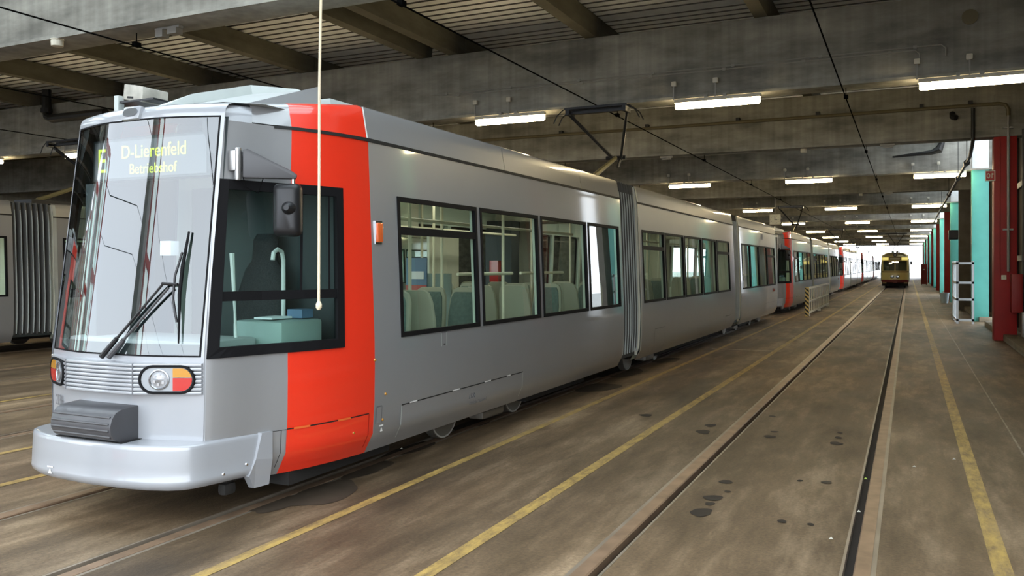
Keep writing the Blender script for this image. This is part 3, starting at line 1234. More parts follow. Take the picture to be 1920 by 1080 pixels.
def window(fn, a, b, c, d, parent, transom=None, pane='pane', w_=0.012, name='side_window', near=False, mull=()):
    fr = ring(fn, a, b, c, d, w_, 0.009 if name == 'side_window' else .014, 16, 4, wi=.03).build(name, 'rubber', parent)
    us = frange(a + .01, b - .01, 6)
    mb_ = MB()
    mb_.grid([[fn(u, z, -0.012) for u in us] for z in frange(c + .01, d - .01, 4)])
    mb_.build('pane', pane, fr, smooth=True)
    if transom:
        mb_ = MB()
        mb_.grid([[fn(u, z, o_) for u in us] for z, o_ in ((transom - .035, -.03), (transom - .035, .006), (transom + .035, .006), (transom + .035, -.03))])
        mb_.build('transom', 'rubber', fr)
    for m_ in mull:
        mb_ = MB()
        z1_ = d - .01
        z0_ = transom if transom else c
        mb_.grid([[fn(m_[0] - m_[1], z, .004) for z in frange(z0_, z1_, 3)], [fn(m_[0] + m_[1], z, .004) for z in frange(z0_, z1_, 3)]])
        mb_.build('sliding_bar', 'rubber', fr)
    return fr


for s in (1, -1):
    f_ = face(s)
    # cab flank (grey) and red panel
    holes = [CABW]
    us = merge_u([4.486, 4.51, CABW[0], 4.62, 4.75, 4.9, 4.98, 5.1])
    zc_ = merge_u([z for z in ZB if z not in (1.23, 2.46)], [.60, CABW[2], CABW[3]])
    gridwall(f_, us, zc_, [(CABW[0], 5.1, CABW[2], CABW[3]), (4.4, 4.98, .2, .6)], 0.05, False).build('cab_flank', ['silver', 'dark_panel'], tram, smooth=True)
    us = merge_u([5.1, 5.2, 5.35, 5.5, CABW[1], 5.7, 5.8, 5.9, 6.0])
    gridwall(f_, us, zc_, [(5.1, CABW[1], CABW[2], CABW[3])], 0.05, False).build('red_panel', ['tram_red', 'dark_panel'], tram, smooth=True)
    window(f_, *CABW, tram, transom=1.63, pane='cab_pane', w_=0.045, name='cab_window', mull=[(5.20, .012), (5.47, .010)] if s > 0 else ())
    # passenger sections
    for k, ((ya, yb), wins) in enumerate(zip(SECS, (WIN1, WIN2, WIN3))):
        holes = [(a, b, WZ0, WZ1) for a, b in wins]
        us = merge_u([ya, yb], [q for a, b in wins for q in (a, b)])
        zs = merge_u([z for z in ZB if z not in (1.23, 2.46)], [WZ0, WZ1])
        gridwall(f_, us, zs, holes, 0.075).build('side_wall', ['silver', 'mint'], tram, smooth=True)
        for j, (a, b) in enumerate(wins):
            tr = 2.17 if (k, j) in ((0, 0), (1, 0), (1, 4), (2, 3)) else None
            window(f_, a, b, WZ0, WZ1, tram, transom=tr)
    # gutter line and roof fascia
    for k, (ya, yb) in enumerate([(5.02, 6.0)] + SECS):
        us = merge_u([4.95, 5.1, 5.35, 5.6, 5.8, 6.0]) if k == 0 else [ya, yb]
        mb = MB()
        mb.grid([[side(u, z, o_, s) for u in us] for z, o_ in ((2.915, .002), (2.915, .008), (2.945, .008), (2.945, .002))])
        mb.build('gutter', 'gap_black', tram)
        zz = [2.945, 3.0, 3.1, 3.18, 3.215, 3.235]
        oo = [0, 0, 0, 0, -.012, -.05]
        if k == 0:
            mb = MB()
            mb.grid([[side(u, z, o_, s) for u in merge_u(frange(4.75, 5.1, 4))] for z, o_ in zip(zz, oo)])
            mb.build('cab_fascia', 'silver', tram, smooth=True)
            mb = MB()
            mb.grid([[side(u, z, o_, s) for u in frange(5.1, 5.985, 4)] for z, o_ in zip(zz, oo)])
            mb.build('red_fascia', 'tram_red', tram, smooth=True)
            mb = MB()
            mb.grid([[side(u, z, 0.002, s) for u in (5.98, 6.0)] for z in zz[:-1]])
            mb.build('fascia_edge', 'white_paint', tram)
        else:
            cuts_ = {1: [6.0, 8.7, 11.2, 12.92], 2: [13.86, 17.5, 22.5], 3: [23.3, 27, 30.35]}[k]
            for a, b in zip(cuts_, cuts_[1:]):
                mb = MB()
                mb.grid([[side(u, z, o_, s) for u in (a + .004, b - .004)] for z, o_ in zip(zz, oo)])
                mb.build('roof_fascia', 'silver', tram, smooth=True)
# roof skin
for ya, yb in [(4.95, 6.0)] + SECS:
    mb = MB()
    us = frange(ya, yb, 4)
    mb.grid([[Vector((CX + t_ * (half(u) - .17), u + rk_(3.2) * fade(u), ztop(u, 3.22) + 0.03 * (1 - t_ * t_))) for u in us] for t_ in frange(-1, 1, 8)])
    mb.build('roof_skin', 'roof_grey', tram, smooth=True)
# end bulkheads at bellows and the tail
for yy_ in (12.92, 13.86, 22.5, 23.3, 30.35):
    mb = MB()
    zs = [0.34, 0.5, 1.0, 2.0, 2.93, 3.2]
    tail = yy_ > 30
    lft = [side(yy_, z, -.005, -1) for z in zs]
    rgt = [side(yy_, z, -.005, 1) for z in zs]
    if tail:
        mb.grid([lft, rgt])
    else:
        il = [Vector((CX - .75, yy_, min(max(z, .36), 2.6))) for z in zs]
        ir = [Vector((CX + .75, yy_, min(max(z, .36), 2.6))) for z in zs]
        mb.grid([lft, il])
        mb.grid([ir, rgt])
        mb.quad(il[-1], ir[-1], rgt[-1], lft[-1])
    mb.build('end_bulkhead', 'silver_mask' if tail else 'cream', tram)
# pale edge strips beside the bellows
for yy_ in (13.86, 23.3):
    for s in (1, -1):
        mb = MB()
        mb.grid([[side(u, z, .004, s) for z in (0.33, .42, .7, 1, 1.3, 2, 2.93, 3.2)] for u in (yy_ - .0, yy_ + .08)])
        mb.build('edge_strip', 'roof_white', tram)
# bellows
for ya, yb in ((12.94, 13.84), (22.52, 23.28)):
    mb = MB()
    n = 7
    rows = []
    for i in range(n):
        y_ = ya + (yb - ya) * i / n
        st = (yb - ya) / n
        for dy, o_ in ((0.0, -.13), (.10, -.125), (.30, -.045), (.5, -.03), (.70, -.045), (.90, -.125)):
            yy_ = y_ + dy * st
            zs = [.38, .5, .75, 1.2, 2, 2.8, 3.05, 3.15]
            lo_ = [side(13, z, o_ - (.03 if z < .45 else 0), -1) for z in zs]
            ro_ = [side(13, z, o_ - (.03 if z < .45 else 0), 1) for z in reversed(zs)]
            rows.append([Vector((p.x, yy_, p.z + (o_ + .1 if p.z > 3 else 0))) for p in lo_ + ro_])
    mb.grid(rows, 0, True)
    mb.build('bellows', 'bellow_grey', tram, smooth=True, angle=25)
    # light piping along each fold
    mb = MB()
    for i in range(n):
        yy_ = ya + (yb - ya) * (i + .5) / n
        for s in (1, -1):
            mb.tube([Vector((side(13, z, -.028, s).x, yy_, z)) for z in (.42, .75, 1.2, 2, 2.8, 3.05)], .011, 5)
    o = mb.build('bellows_piping', 'roof_white', tram)
    o['kind'] = 'stuff'
# turntable floors in the bellows
mb = MB()
mb.box(CX - 1.1, CX + 1.1, 6.0, 30.3, 0.34, 0.40)
mb.box(CX - .9, CX + .9, 5.0, 6.0, 0.34, 0.40)
mb.build('floor_plate', 'dark_panel', tram)
mb = MB()
for ya, yb in SECS:
    mb.box(CX - 1.04, CX + 1.04, ya + .02, yb - .02, 2.74, 2.80)
mb.build('ceiling_panel', 'cream', tram)

for ya, yb in ((6.6, 9.4), (9.8, 12.6), (14.2, 17.9), (18.3, 22.2), (23.6, 26.6), (27.0, 29.9)):
    mb = MB()
    mb.box(CX - .08, CX + .08, ya, yb, 2.715, 2.74)
    mb.build('added_glow_strip', 'added_tram_glow', tram)  # glowing strips added to brighten the dim tram interior
# ---- front mask
us = merge_u([-.80, -.77], frange(-.6, .6, 12), [-.7, .7, .77, .80])
zs = [0.58, 0.7, 0.9, 0.93, 1.0, 1.165, 1.205, 1.6, 2.0, 2.5, 2.955]
gridwall(front, us, zs, [(-.77, .77, 1.205, 2.955)], 0.04).build('front_mask', ['silver_mask', 'dark_panel'], tram, smooth=True)
mb = MB()
hdr = [(2.955, 0), (2.985, 0.0), (3.02, -.008), (3.048, -.03), (3.066, -.08), (3.076, -.2), (3.085, -.5)]
mb.grid([[front(u, z, o_) for u in us] for z, o_ in hdr])
for s in (1, -1):
    mb.grid([[(Vector((side(y_, min(z, 3.0), 0, s).x - s * (-o_) * .5, side(y_, min(z, 3.0), 0, s).y - o_ * .7, z))) for y_ in (4.48, 4.50, 4.53, 4.60, 4.68, 4.75)] for z, o_ in [(2.93, 0)] + hdr[:-1]])
mb.build('header', 'silver_mask', tram, smooth=True, angle=60)
mb = MB()
mb.grid([[Vector((CX + t_ * lerp_tab([(4.7, .6), (5.0, .9)], y_), y_, 3.078)) for y_ in (4.78, 5.0, 5.3)] for t_ in (-1, -.5, 0, .5, 1)])
mb.build('roof_front', 'roof_grey', tram)
# A pillars
for s in (1, -1):
    mb = MB()
    mb.grid([[side(y_, z, .003, s) for y_ in (4.476, 4.482, 4.488)] for z in [0.6, .9, 1.2, 1.6, 2.0, 2.5, 2.93]])
    mb.build('pillar_post', 'silver_mask', tram, smooth=True, angle=60)
# windscreen
fr = ring(front, -.77, .77, 1.205, 2.955, .003, .004, 14, 8, wi=.008).build('windscreen', 'rubber', tram)
mb = MB()
mb.grid([[front(u, z, .001) for u in frange(-.765, .765, 20)] for z in frange(1.21, 2.95, 12)])
mb.build('windscreen_pane', 'windshield', fr, smooth=True, angle=80)
# black corner masks and dark lower band behind the glass
for s in (1, -1):
    mb = MB()
    mb.add([front(s * q[0], q[1], -.02) for q in ((.76, 2.95), (.62, 2.95), (.62, 2.88), (.70, 2.70), (.76, 2.64))], [(0, 1, 2, 3, 4)])
    mb.build('corner_mask', 'gap_black', fr)
mb = MB()
mb.grid([[front(u, z, -.02) for u in frange(-.76, .76, 12)] for z in (1.21, 1.29)])
mb.build('lower_mask', 'dark_panel', fr)
# headlight band
BP = [(-.79, 4.465), (-.74, 4.435), (-.345, 4.258), (-.2, 4.245), (0, 4.24), (.2, 4.245), (.345, 4.258), (.74, 4.435), (.79, 4.465)]


def band(u, off=0.0):
    y_ = lerp_tab(BP, u)
    e = .02
    dy = (lerp_tab(BP, u + e) - lerp_tab(BP, u - e)) / (2 * e) if abs(u) < .77 else 0
    n = math.hypot(1, dy)
    return CX + u + off * dy / n * 1.0, y_ - off / n


mb = MB()
us = merge_u([p[0] for p in BP], frange(-.3, .3, 6), frange(-.7, -.4, 4), frange(.4, .7, 4))
rows = []
nl = 8
for i in range(nl):
    z0 = .935 + i * (.228 / nl)
    h_ = .228 / nl
    for dz, o_ in ((0.05, -.020), (.13, -.002), (.2, 0.003), (.5, .005), (.8, .003), (.87, -.002), (.95, -.020)):
        rows.append([Vector((*band(u, o_), z0 + dz * h_)) for u in us])
rows = [[Vector((p.x, p.y + .22, p.z)) for p in rows[0]]] + rows + [[Vector((p.x, p.y + .2, p.z)) for p in rows[-1]]]
mb.grid(rows)
for col_ in (0, -1):
    e_ = [r_[col_] for r_ in rows]
    mb.grid([e_, [Vector((p.x * 1.0, p.y + .12, p.z)) for p in e_]])
grille = mb.build('grille_band', 'silver_mask', tram, smooth=True, angle=30)
for u in (-.345, .345):
    mb = MB()
    x_, y_ = band(u, .0065)
    mb.box(x_ - .004, x_ + .004, y_, y_ + .02, .94, 1.16)
    mb.build('grille_joint', 'ink_soft', grille)
# headlights
for s in (1, -1):
    p0, p1 = Vector((CX + s * .385, lerp_tab(BP, .385))), Vector((CX + s * .755, lerp_tab(BP, .755)))
    u_ = Vector((p1.x - p0.x, p1.y - p0.y, 0))
    ln = u_.length
    nrm = Vector((u_.y * s, -u_.x * s, 0)).normalized()
    if nrm.y > 0:
        nrm = -nrm
    M = frame_matrix(((p0.x + p1.x) / 2, (p0.y + p1.y) / 2, 1.047), u_ * s, nrm)
    hl = empty('headlight', (0, 0, 0))
    hl.parent = tram
    hl.location = Vector(((p0.x + p1.x) / 2, (p0.y + p1.y) / 2, 1.047)) - ROOT
    hw, hh = ln / 2, .103

    def stad(k_, z):
        w2, h2 = hw - k_, hh - k_
        pts = []
        for cx2, a0 in ((w2 - h2, -90), (-(w2 - h2), 90)):
            for a in frange(a0, a0 + 180, 10):
                pts.append(M @ Vector((cx2 + h2 * math.cos(R(a)), h2 * math.sin(R(a)), z)))
        return pts
    mb = MB()
    mb.grid([stad(0, -.01), stad(0, .012), stad(.004, .018), stad(.016, .018), stad(.02, .006), stad(.02, -.002)], 0, True)
    mb.build('bezel', 'rubber', hl, smooth=True)
    mb = MB()
    pl = stad(.018, .0075)
    mb.add(pl, [tuple(range(len(pl)))])
    mb.build('bowl', 'lamp_bowl', hl)
    # round main lamp (towards the tram's middle)
    lx = -s * .055
    mb = MB()
    prof = [(.074, .008), (.074, .014), (.066, .017), (.060, .010), (.03, .0095), (.012, .013), (0.001, .014)]
    mb.grid([[M @ Vector((lx + r_ * math.cos(2 * math.pi * k / 24), r_ * math.sin(2 * math.pi * k / 24), z)) for k in range(24)] for r_, z in prof], 0, True)
    mb.build('main_lamp', 'lamp_silver', hl, smooth=True)
    mb = MB()
    for k in range(6):
        a = 2 * math.pi * k / 6 + .4
        mb.box(lx + .036 * math.cos(a) - .009, lx + .036 * math.cos(a) + .009, .036 * math.sin(a) - .009, .036 * math.sin(a) + .009, .0101, .0145, 0, M)
    mb.build('lamp_facet', 'lamp_facet', hl)
    # divided amber and red lens (towards the outside)
    for nm, mat, za, zb in (('turn_lens', 'amber', .016, .08), ('tail_lens', 'lens_red', -.08, .012)):
        mb = MB()
        n = 10
        h2, w2 = hh - .022, hw - .022

        def xr(z):
            return (w2 - h2) + math.sqrt(max(h2 * h2 - z * z, 0))
        zz = frange(za, min(zb, .0805), n)
        mb.grid([[M @ Vector((s * .045, z, h_)) for z in zz] if k == 0 else [M @ Vector((s * xr(z), z, h_)) for z in zz] for k, h_ in ((0, .009), (0, .015), (1, .015), (1, .009))])
        mb.build(nm, mat, hl)
# small hazard reflector in the right lens
# number on the front
MF = frame_matrix(Vector((CX - .70, yf(.70) - .012, .775)), (.23, yf(.47) - yf(.70), 0), (yf(.47) - yf(.70), -.23, 0))
o = text('fleet_number', '2136', .115, 'ink_soft', MF, tram, sx=.62)
o['near_only'] = 1
# bumper
BH = [(0, 4.12), (.35, 4.14), (.55, 4.175), (.70, 4.23), (.79, 4.295), (.835, 4.37), (.862, 4.47), (.90, 4.66), (.935, 4.82), (.972, 4.975)]
BU = [(-x_, y_) for x_, y_ in BH[:0:-1]] + BH
BHY = [(y_, x_) for x_, y_ in BH[4:]]


def bumper_row(k_, z, leg=0.0):
    out = []
    n = len(BU)
    for i, (x_, y_) in enumerate(BU):
        a = BU[max(i - 1, 0)]
        b = BU[min(i + 1, n - 1)]
        tx_, ty_ = b[0] - a[0], b[1] - a[1]
        l = math.hypot(tx_, ty_)
        zz_ = z - (leg if i in (0, n - 1) else 0)
        out.append(Vector((CX + x_ - ty_ / l * k_ * -1 * -1, y_ + tx_ / l * k_, zz_)))
    return out


mb = MB()
rows = [bumper_row(.10, .30), bumper_row(.035, .295), bumper_row(.012, .315), bumper_row(.0, .35), bumper_row(.003, .36), bumper_row(.006, .45), bumper_row(.012, .57), bumper_row(.014, .588), bumper_row(.022, .601), bumper_row(.036, .606), bumper_row(.044, .6065), bumper_row(.054, .607)]
inner = [Vector((CX + (x_ * .82 if y_ < 4.5 else x_ - math.copysign(.09, x_)), y_ + .22 if y_ < 4.45 else y_, .610)) for x_, y_ in BU]
rows.append(inner)
mb.grid(rows)
mb.grid([rows[0], [Vector((p.x * .8 + CX * .2, p.y + .15, p.z)) for p in rows[0]]])
mb.grid([[r_[0] for r_ in rows[:-1]], [Vector((r_[0].x + .1, r_[0].y, r_[0].z)) for r_ in rows[:-1]]])
mb.grid([[r_[-1] for r_ in rows[:-1]], [Vector((r_[-1].x - .1, r_[-1].y, r_[-1].z)) for r_ in rows[:-1]]])
mb.build('bumper', 'silver_mask', tram, smooth=True, angle=40)
# raised end block of the bumper with its lower tooth
for s in (1, -1):
    mb = MB()
    poly = [(4.975, .607), (4.975, .40), (4.975, .205), (4.85, .20), (4.785, .30), (4.835, .42), (4.885, .607)]

    def bs(y_, z_, o_):
        return Vector((CX + s * (lerp_tab(BHY, y_) + o_ - max(0, .34 - z_) * .25), y_, z_))
    a_ = [bs(y_, z_, .014) for y_, z_ in poly]
    b_ = [bs(y_, z_, -.04) for y_, z_ in poly]
    n = len(poly)
    mb.add(a_ + b_, [tuple(range(n)), tuple(range(2 * n - 1, n - 1, -1))] + [(k, (k + 1) % n, (k + 1) % n + n, k + n) for k in range(n)])
    mb.build('bumper_end', 'silver_mask', tram)
for y_, z_ in ((4.58, .36), (4.77, .395)):
    mb = MB()
    x_ = CX + lerp_tab(BHY, y_)
    mb.tube([(x_ - .01, y_, z_), (x_ + .004, y_ - .001, z_)], [.014, .009], 8)
    mb.build('bumper_bolt', 'chrome', tram)


def jack_mark(M, parent):
    mb_ = MB()
    mb_.box(-.03, .03, .045, .055, 0, .001, 0, M)
    mb_.add([M @ Vector((-.02, 0, .001)), M @ Vector((.02, 0, .001)), M @ Vector((0, .04, .001))], [(0, 1, 2)])
    mb_.build('jack_mark', 'white_paint', parent)


jack_mark(frame_matrix((CX - .36, 4.137, .335), (1, 0, 0), (0, -1, 0)), tram)
jack_mark(frame_matrix(side(6.12, .42, .003), (0, 1, 0), (1, 0, 0)), tram)
# coupler cover
cc = empty('coupler_cover', Vector((CX, 4.25, .6)) - ROOT)
cc.parent = tram
mb = MB()
prof = [(4.40, .60), (4.18, .61), (4.13, .635), (4.105, .68), (4.10, .73), (4.115, .785), (4.15, .825), (4.20, .842), (4.40, .855)]
ridged = []
for i in range(len(prof) - 1):
    (a, b), (c, d) = prof[i], prof[i + 1]
    ridged.append((a, b))
mb.prism(prof, 'x', CX - .31, CX + .31)
mb.build('cover_shell', 'cover_grey', cc, bevel=.012)
for z_ in (.655, .70, .745, .79):
    mb = MB()
    y_ = lerp_tab([(.635, 4.13), (.68, 4.105), (.73, 4.10), (.785, 4.115), (.825, 4.15)], z_)
    mb.tube([(CX - .29, y_ + .002, z_), (CX + .29, y_ + .002, z_)], .010, 8)
    mb.build('cover_rib', 'mirror_grey', cc)
mb = MB()
mb.box(CX - .34, CX + .34, 4.165, 4.4, .6085, .6125)
mb.build('cover_slot', 'gap_black', cc)
# wipers
wp = empty('wiper_pair', Vector((CX - .05, 4.3, 1.19)) - ROOT)
wp.parent = tram
for dx, dl in ((0.0, 0), (.075, .04)):
    a = front(.0 + dx, 1.19, .05)
    b = front(.50 + dx * .5, 1.73 - dl * .9, .05)
    mb = MB()
    mb.tube([a, a + (b - a) * .25], [.022, .018], 8)
    mb.tube([a + (b - a) * .25, b], [.011, .009], 8)
    mb.build('wiper_arm', 'mirror_grey' if dx else 'black_metal', wp, smooth=True)
mb = MB()
mb.tube([front(.635, 2.10, .03), front(.615, 1.85, .035), front(.61, 1.65, .035), front(.63, 1.30, .03)], [.008, .014, .014, .006], 6)
mb.build('wiper_blade', 'rubber', wp, smooth=True)
mb = MB()
mb.tube([front(.615, 1.95, .05), front(.585, 1.78, .06), front(.585, 1.62, .06), front(.62, 1.45, .05)], .009, 6)
mb.tube([front(.49, 1.725, .055), front(.61, 1.72, .06)], .012, 6)
mb.build('wiper_bracket', 'black_metal', wp, smooth=True)
# top marker lamp
mk = empty('marker_lamp', Vector((CX, 4.6, 3.06)) - ROOT)
mk.parent = tram
Mk = frame_matrix(front(.0, 3.005, .0), (1, -.0, 0), (0, -.96, .28))
mb = MB()
mb.box(-.095, .095, -.055, .055, -.03, .02, 0, Mk)
mb.build('marker_frame', 'silver_mask', mk, bevel=.018)
mb = MB()
mb.prism([(.055 * math.cos(R(a)) + (.02 if math.cos(R(a)) > 0 else -.02), .034 * math.sin(R(a))) for a in range(0, 360, 18)], 'z', .015, .028, 0, Mk)
mb.build('marker_lens', 'lamp_silver', mk, smooth=True)
# destination display
dd = empty('destination_display', Vector((CX, 4.9, 2.7)) - ROOT)
dd.parent = tram
mb = MB()
mb.box(CX - .66, CX + .60, 4.735, 4.86, 2.53, 2.86)
mb.build('display_case', 'dark_panel', dd, bevel=.01)
mb = MB()
mb.box(CX - .63, CX + .57, 4.73, 4.736, 2.55, 2.84)
mb.build('display_glass', 'ink_soft', dd)
for body, size, x_, z_, sx in (('E', .275, -.60, 2.60, .75), ('D-Lierenfeld', .15, -.33, 2.70, .92), ('Betriebshof', .115, -.24, 2.575, .95)):
    o = text('display_text', body, size, 'led', frame_matrix((CX + x_, 4.725, z_), (1, 0, 0), (0, -1, 0)), dd, sx=sx)
    o['near_only'] = 1
# cab interior
ci = [('dashboard', 'front_dash', (-.72, .72, 4.56, 5.10, .9, 1.30)), ('cab_console', 'teal_dash', (.45, .95, 5.12, 5.62, .9, 1.42)), ('cab_partition', 'dark_panel', (-.5, .93, 5.86, 5.92, .4, 2.75)), ('cab_floor_box', 'dark_panel', (-.7, .7, 4.5, 5.9, .4, .62)), ('cab_roof_lining', 'dark_panel', (-.62, .62, 4.86, 5.9, 2.86, 2.9))]
for nm, mat, (a, b, c, d, e, f) in ci:
    mb = MB()
    mb.box(CX + a, CX + b, c, d, e, f)
    mb.build(nm, mat, tram, bevel=.03 if nm != 'cab_partition' else 0)
mb = MB()
mb.box(CX - .60, CX - .48, 4.62, 5.2, 1.0, 2.5)
mb.build('equipment_cabinet', 'dark_panel', tram)
mb = MB()
mb.box(CX + .19, CX + .30, 4.64, 4.72, 1.93, 2.04)
mb.box(CX + .20, CX + .225, 4.635, 4.64, 1.94, 2.0)
mb.build('ticket_device', 'paper', tram, bevel=.008)
ds = empty('driver_seat', Vector((CX + .15, 5.45, .6)) - ROOT)
ds.parent = tram
mb = MB()
rows = []
for z_, w_, y_ in ((1.12, .20, 5.62), (1.3, .26, 5.64), (1.6, .27, 5.68), (1.82, .20, 5.71), (1.90, .13, 5.72), (2.08, .13, 5.74), (2.13, .09, 5.745)):
    rows.append([Vector((CX + .25 + w_ * math.cos(a), y_ + .07 * math.sin(a), z_)) for a in frange(0, 2 * math.pi * 15 / 16, 15)])
mb.grid(rows, 0, True)
mb.add(rows[-1], [tuple(range(16))])
mb.build('seat_back', 'seat_dark', ds, smooth=True)
mb = MB()
mb.box(CX, CX + .5, 5.2, 5.68, 1.02, 1.14)
mb.build('seat_cushion', 'seat_dark', ds, bevel=.04)
mb = MB()
mb.tube([(CX + .25, 5.45, .62), (CX + .25, 5.45, 1.02)], .08, 10)
mb.build('seat_post', 'dark_panel', ds)
mb = MB()
mb.tube([(CX + .62, 4.98, 1.27), (CX + .62, 4.97, 1.5), (CX + .6, 4.96, 1.95)], [.012, .010, .02], 8)
mb.build('microphone', 'white_paint', tram, smooth=True)
mb = MB()
mb.tube([(CX + .60, 5.55, 1.42), (CX + .60, 5.55, 1.9), (CX + .60, 5.53, 1.97), (CX + .60, 5.48, 1.99), (CX + .60, 5.43, 1.96), (CX + .60, 5.42, 1.9)], .018, 8)
mb.build('grab_hook', 'white_paint', tram, smooth=True)
mb = MB()
mb.box(CX + .62, CX + .80, 5.18, 5.42, 1.43, 1.445)
mb.build('papers', 'paper', tram)
mb = MB()
mb.box(CX + .75, CX + .9, 5.42, 5.56, 1.43, 1.50)
mb.build('blue_tray', 'poster_blue', tram)
# mirror
mr_ = empty('wing_mirror', side(4.85, 2.6) - ROOT)
mr_.parent = tram
hb = side(4.60, 2.62, .02)
mb = MB()
mb.box(hb.x - .02, hb.x + .05, hb.y - .05, hb.y + .03, 2.55, 2.70)
mb.tube([(hb.x + .05, hb.y - .02, 2.48), (hb.x + .05, hb.y - .02, 2.72)], .025, 8)
mb.build('mirror_hinge', 'steel', mr_, bevel=.008)
# triangular arm: from hinge outward and back
pa = Vector((hb.x + .06, hb.y + .02, 0))
pb = Vector((-4.15, 5.02, 0))
du = (pb - pa)
ln = du.length
Ma = frame_matrix((pa.x, pa.y, 2.50), du, Vector((du.y, -du.x, 0)))
mb = MB()
mb.prism([(0, 0), (ln, 0), (ln + .012, .03), (ln - .03, .06), (.03, .215), (0, .205)], 'z', -.03, .03, 0, Ma)
mb.build('mirror_arm', 'mirror_grey', mr_, bevel=.012)
mb = MB()
mb.tube([(pb.x - .015, pb.y - .01, 2.51), (pb.x - .015, pb.y - .01, 2.30)], .014, 8)
mb.build('mirror_rod', 'chrome', mr_, smooth=True)
mb = MB()
mb.tube([(pa.x, pa.y, 2.51), (pa.x + .03, pa.y, 2.43), (pa.x + .09, pa.y + .06, 2.39), (pa.x + .12, pa.y + .08, 2.50)], .004, 5)
mb.build('mirror_cable', 'wire', mr_)
Mm = frame_matrix((pb.x - .06, pb.y - .02, 2.27), (.93, .37, 0), (.37, -.93, 0))
mb = MB()
rows = []
for k_, z_ in ((.82, -.055), (.95, -.045), (1.0, -.01), (.97, .03), (.82, .06), (.5, .078)):
    pts = []
    for cx2, cy2, a0 in ((.06, .155, 0), (-.06, .155, 90), (-.06, -.155, 180), (.06, -.155, 270)):
        for a in frange(a0, a0 + 90, 4):
            pts.append(Mm @ Vector(((cx2 + .045 * math.cos(R(a))) * k_, (cy2 + .045 * math.sin(R(a))) * (1 - (1 - k_) * .5), z_)))
    rows.append(pts)
mb.grid(rows, 0, True)
mb.add(rows[-1], [tuple(range(len(rows[-1])))])
mb.build('mirror_shell', 'black_metal', mr_, smooth=True, angle=50)
mb = MB()
mb.add(rows[0], [tuple(range(len(rows[0])))])
mb.build('mirror_glass', 'chrome', mr_)
mb = MB()
mb.tube([Mm @ Vector((.03, .01, .05)), Mm @ Vector((.03, .01, .10)), Mm @ Vector((.03, .01, .13))], [.055, .045, .02], 14)
mb.build('mirror_ball', 'black_metal', mr_, smooth=True)
# side marker, fuel flap, hatches
f_ = face(1)


def patch(fn, a, b, c, d, off, mb_=None, nu=2):
    mb_ = mb_ or MB()
    us_ = frange(a, b, nu)
    zs_ = frange(c, d, 5)
    mb_.grid([[fn(u, z, off) for u in us_] for z in zs_])
    return mb_


mb = MB()
p = side(6.10, 2.10, 0)
mb.box(p.x - .005, p.x + .03, 6.06, 6.14, 2.055, 2.225)
o = mb.build('side_marker', 'amber_red', tram, bevel=.012)
mb = MB()
mb.box(p.x - .012, p.x + .008, 6.05, 6.15, 2.04, 2.24)
mb.build('marker_rim', 'chrome', o)


def hatch(a, b, c, d, name='skirt_hatch', mat='silver', nu=2, top=True, sides_=True, tmat='gap_black', smat='roof_white'):
    o_ = patch(f_, a, b, c, d, .004, nu=nu).build(name, mat, tram, smooth=True)
    g_ = .007
    if top:
        patch(f_, a, b, d - .002, d + g_ * 1.3, .005, nu=nu).build('hatch_gap', tmat, o_)
    if sides_:
        for q in (a, b):
            patch(f_, q - g_ * .7, q + g_ * .7, c, d, .0055, nu=1).build('hatch_seam', smat, o_)
    return o_


h1 = hatch(6.42, 9.05, .31, .60)
for a, b in ((6.55, 6.68), (7.35, 7.5), (8.05, 8.2), (8.6, 8.7)):
    patch(f_, a, b, .602, .614, .009).build('hatch_hinge', 'white_paint', h1)
hatch(6.03, 6.11, .50, .64, 'socket_flap', 'silver', tmat='ink_soft', smat='ink_soft')
hatch(7.12, 7.22, 1.07, 1.20, 'filler_flap', 'silver', tmat='ink_soft')
patch(f_, 7.155, 7.19, 1.082, 1.095, .008).build('flap_lock', 'gap_black', tram)
hatch(14.75, 15.45, .31, .72, tmat='ink_soft', smat='ink_soft')
hatch(21.2, 21.9, .31, .60, tmat='gap_black', smat='ink_soft')
hatch(27.6, 30.2, .31, .66, tmat='ink_soft', smat='ink_soft')
patch(f_, 27.1, 27.5, 2.68, 2.86, .004).build('side_indicator', 'ink', tram)
# red hatch
o = patch(f_, 5.1, 5.93, .31, .60, .005, nu=6).build('red_hatch', 'tram_red', tram, smooth=True)
patch(f_, 5.1, 5.93, .598, .608, .006, nu=6).build('hatch_gap', 'gap_black', o)
patch(f_, 5.925, 5.935, .31, .60, .007, nu=1).build('hatch_seam', 'lens_red', o)
for a in (5.15, 5.56):
    patch(f_, a, a + .14, .595, .612, .012, nu=2).build('hatch_hinge', 'amber_red', o)
o = patch(f_, 4.995, 5.09, .31, .60, .005, nu=2).build('grey_hatch', 'silver', tram, smooth=True)
patch(f_, 5.055, 5.060, .31, .60, .006, nu=1).build('hatch_gap', 'gap_black', o)
patch(f_, 4.995, 5.1, .598, .602, .006, nu=2).build('hatch_gap', 'gap_black', o)
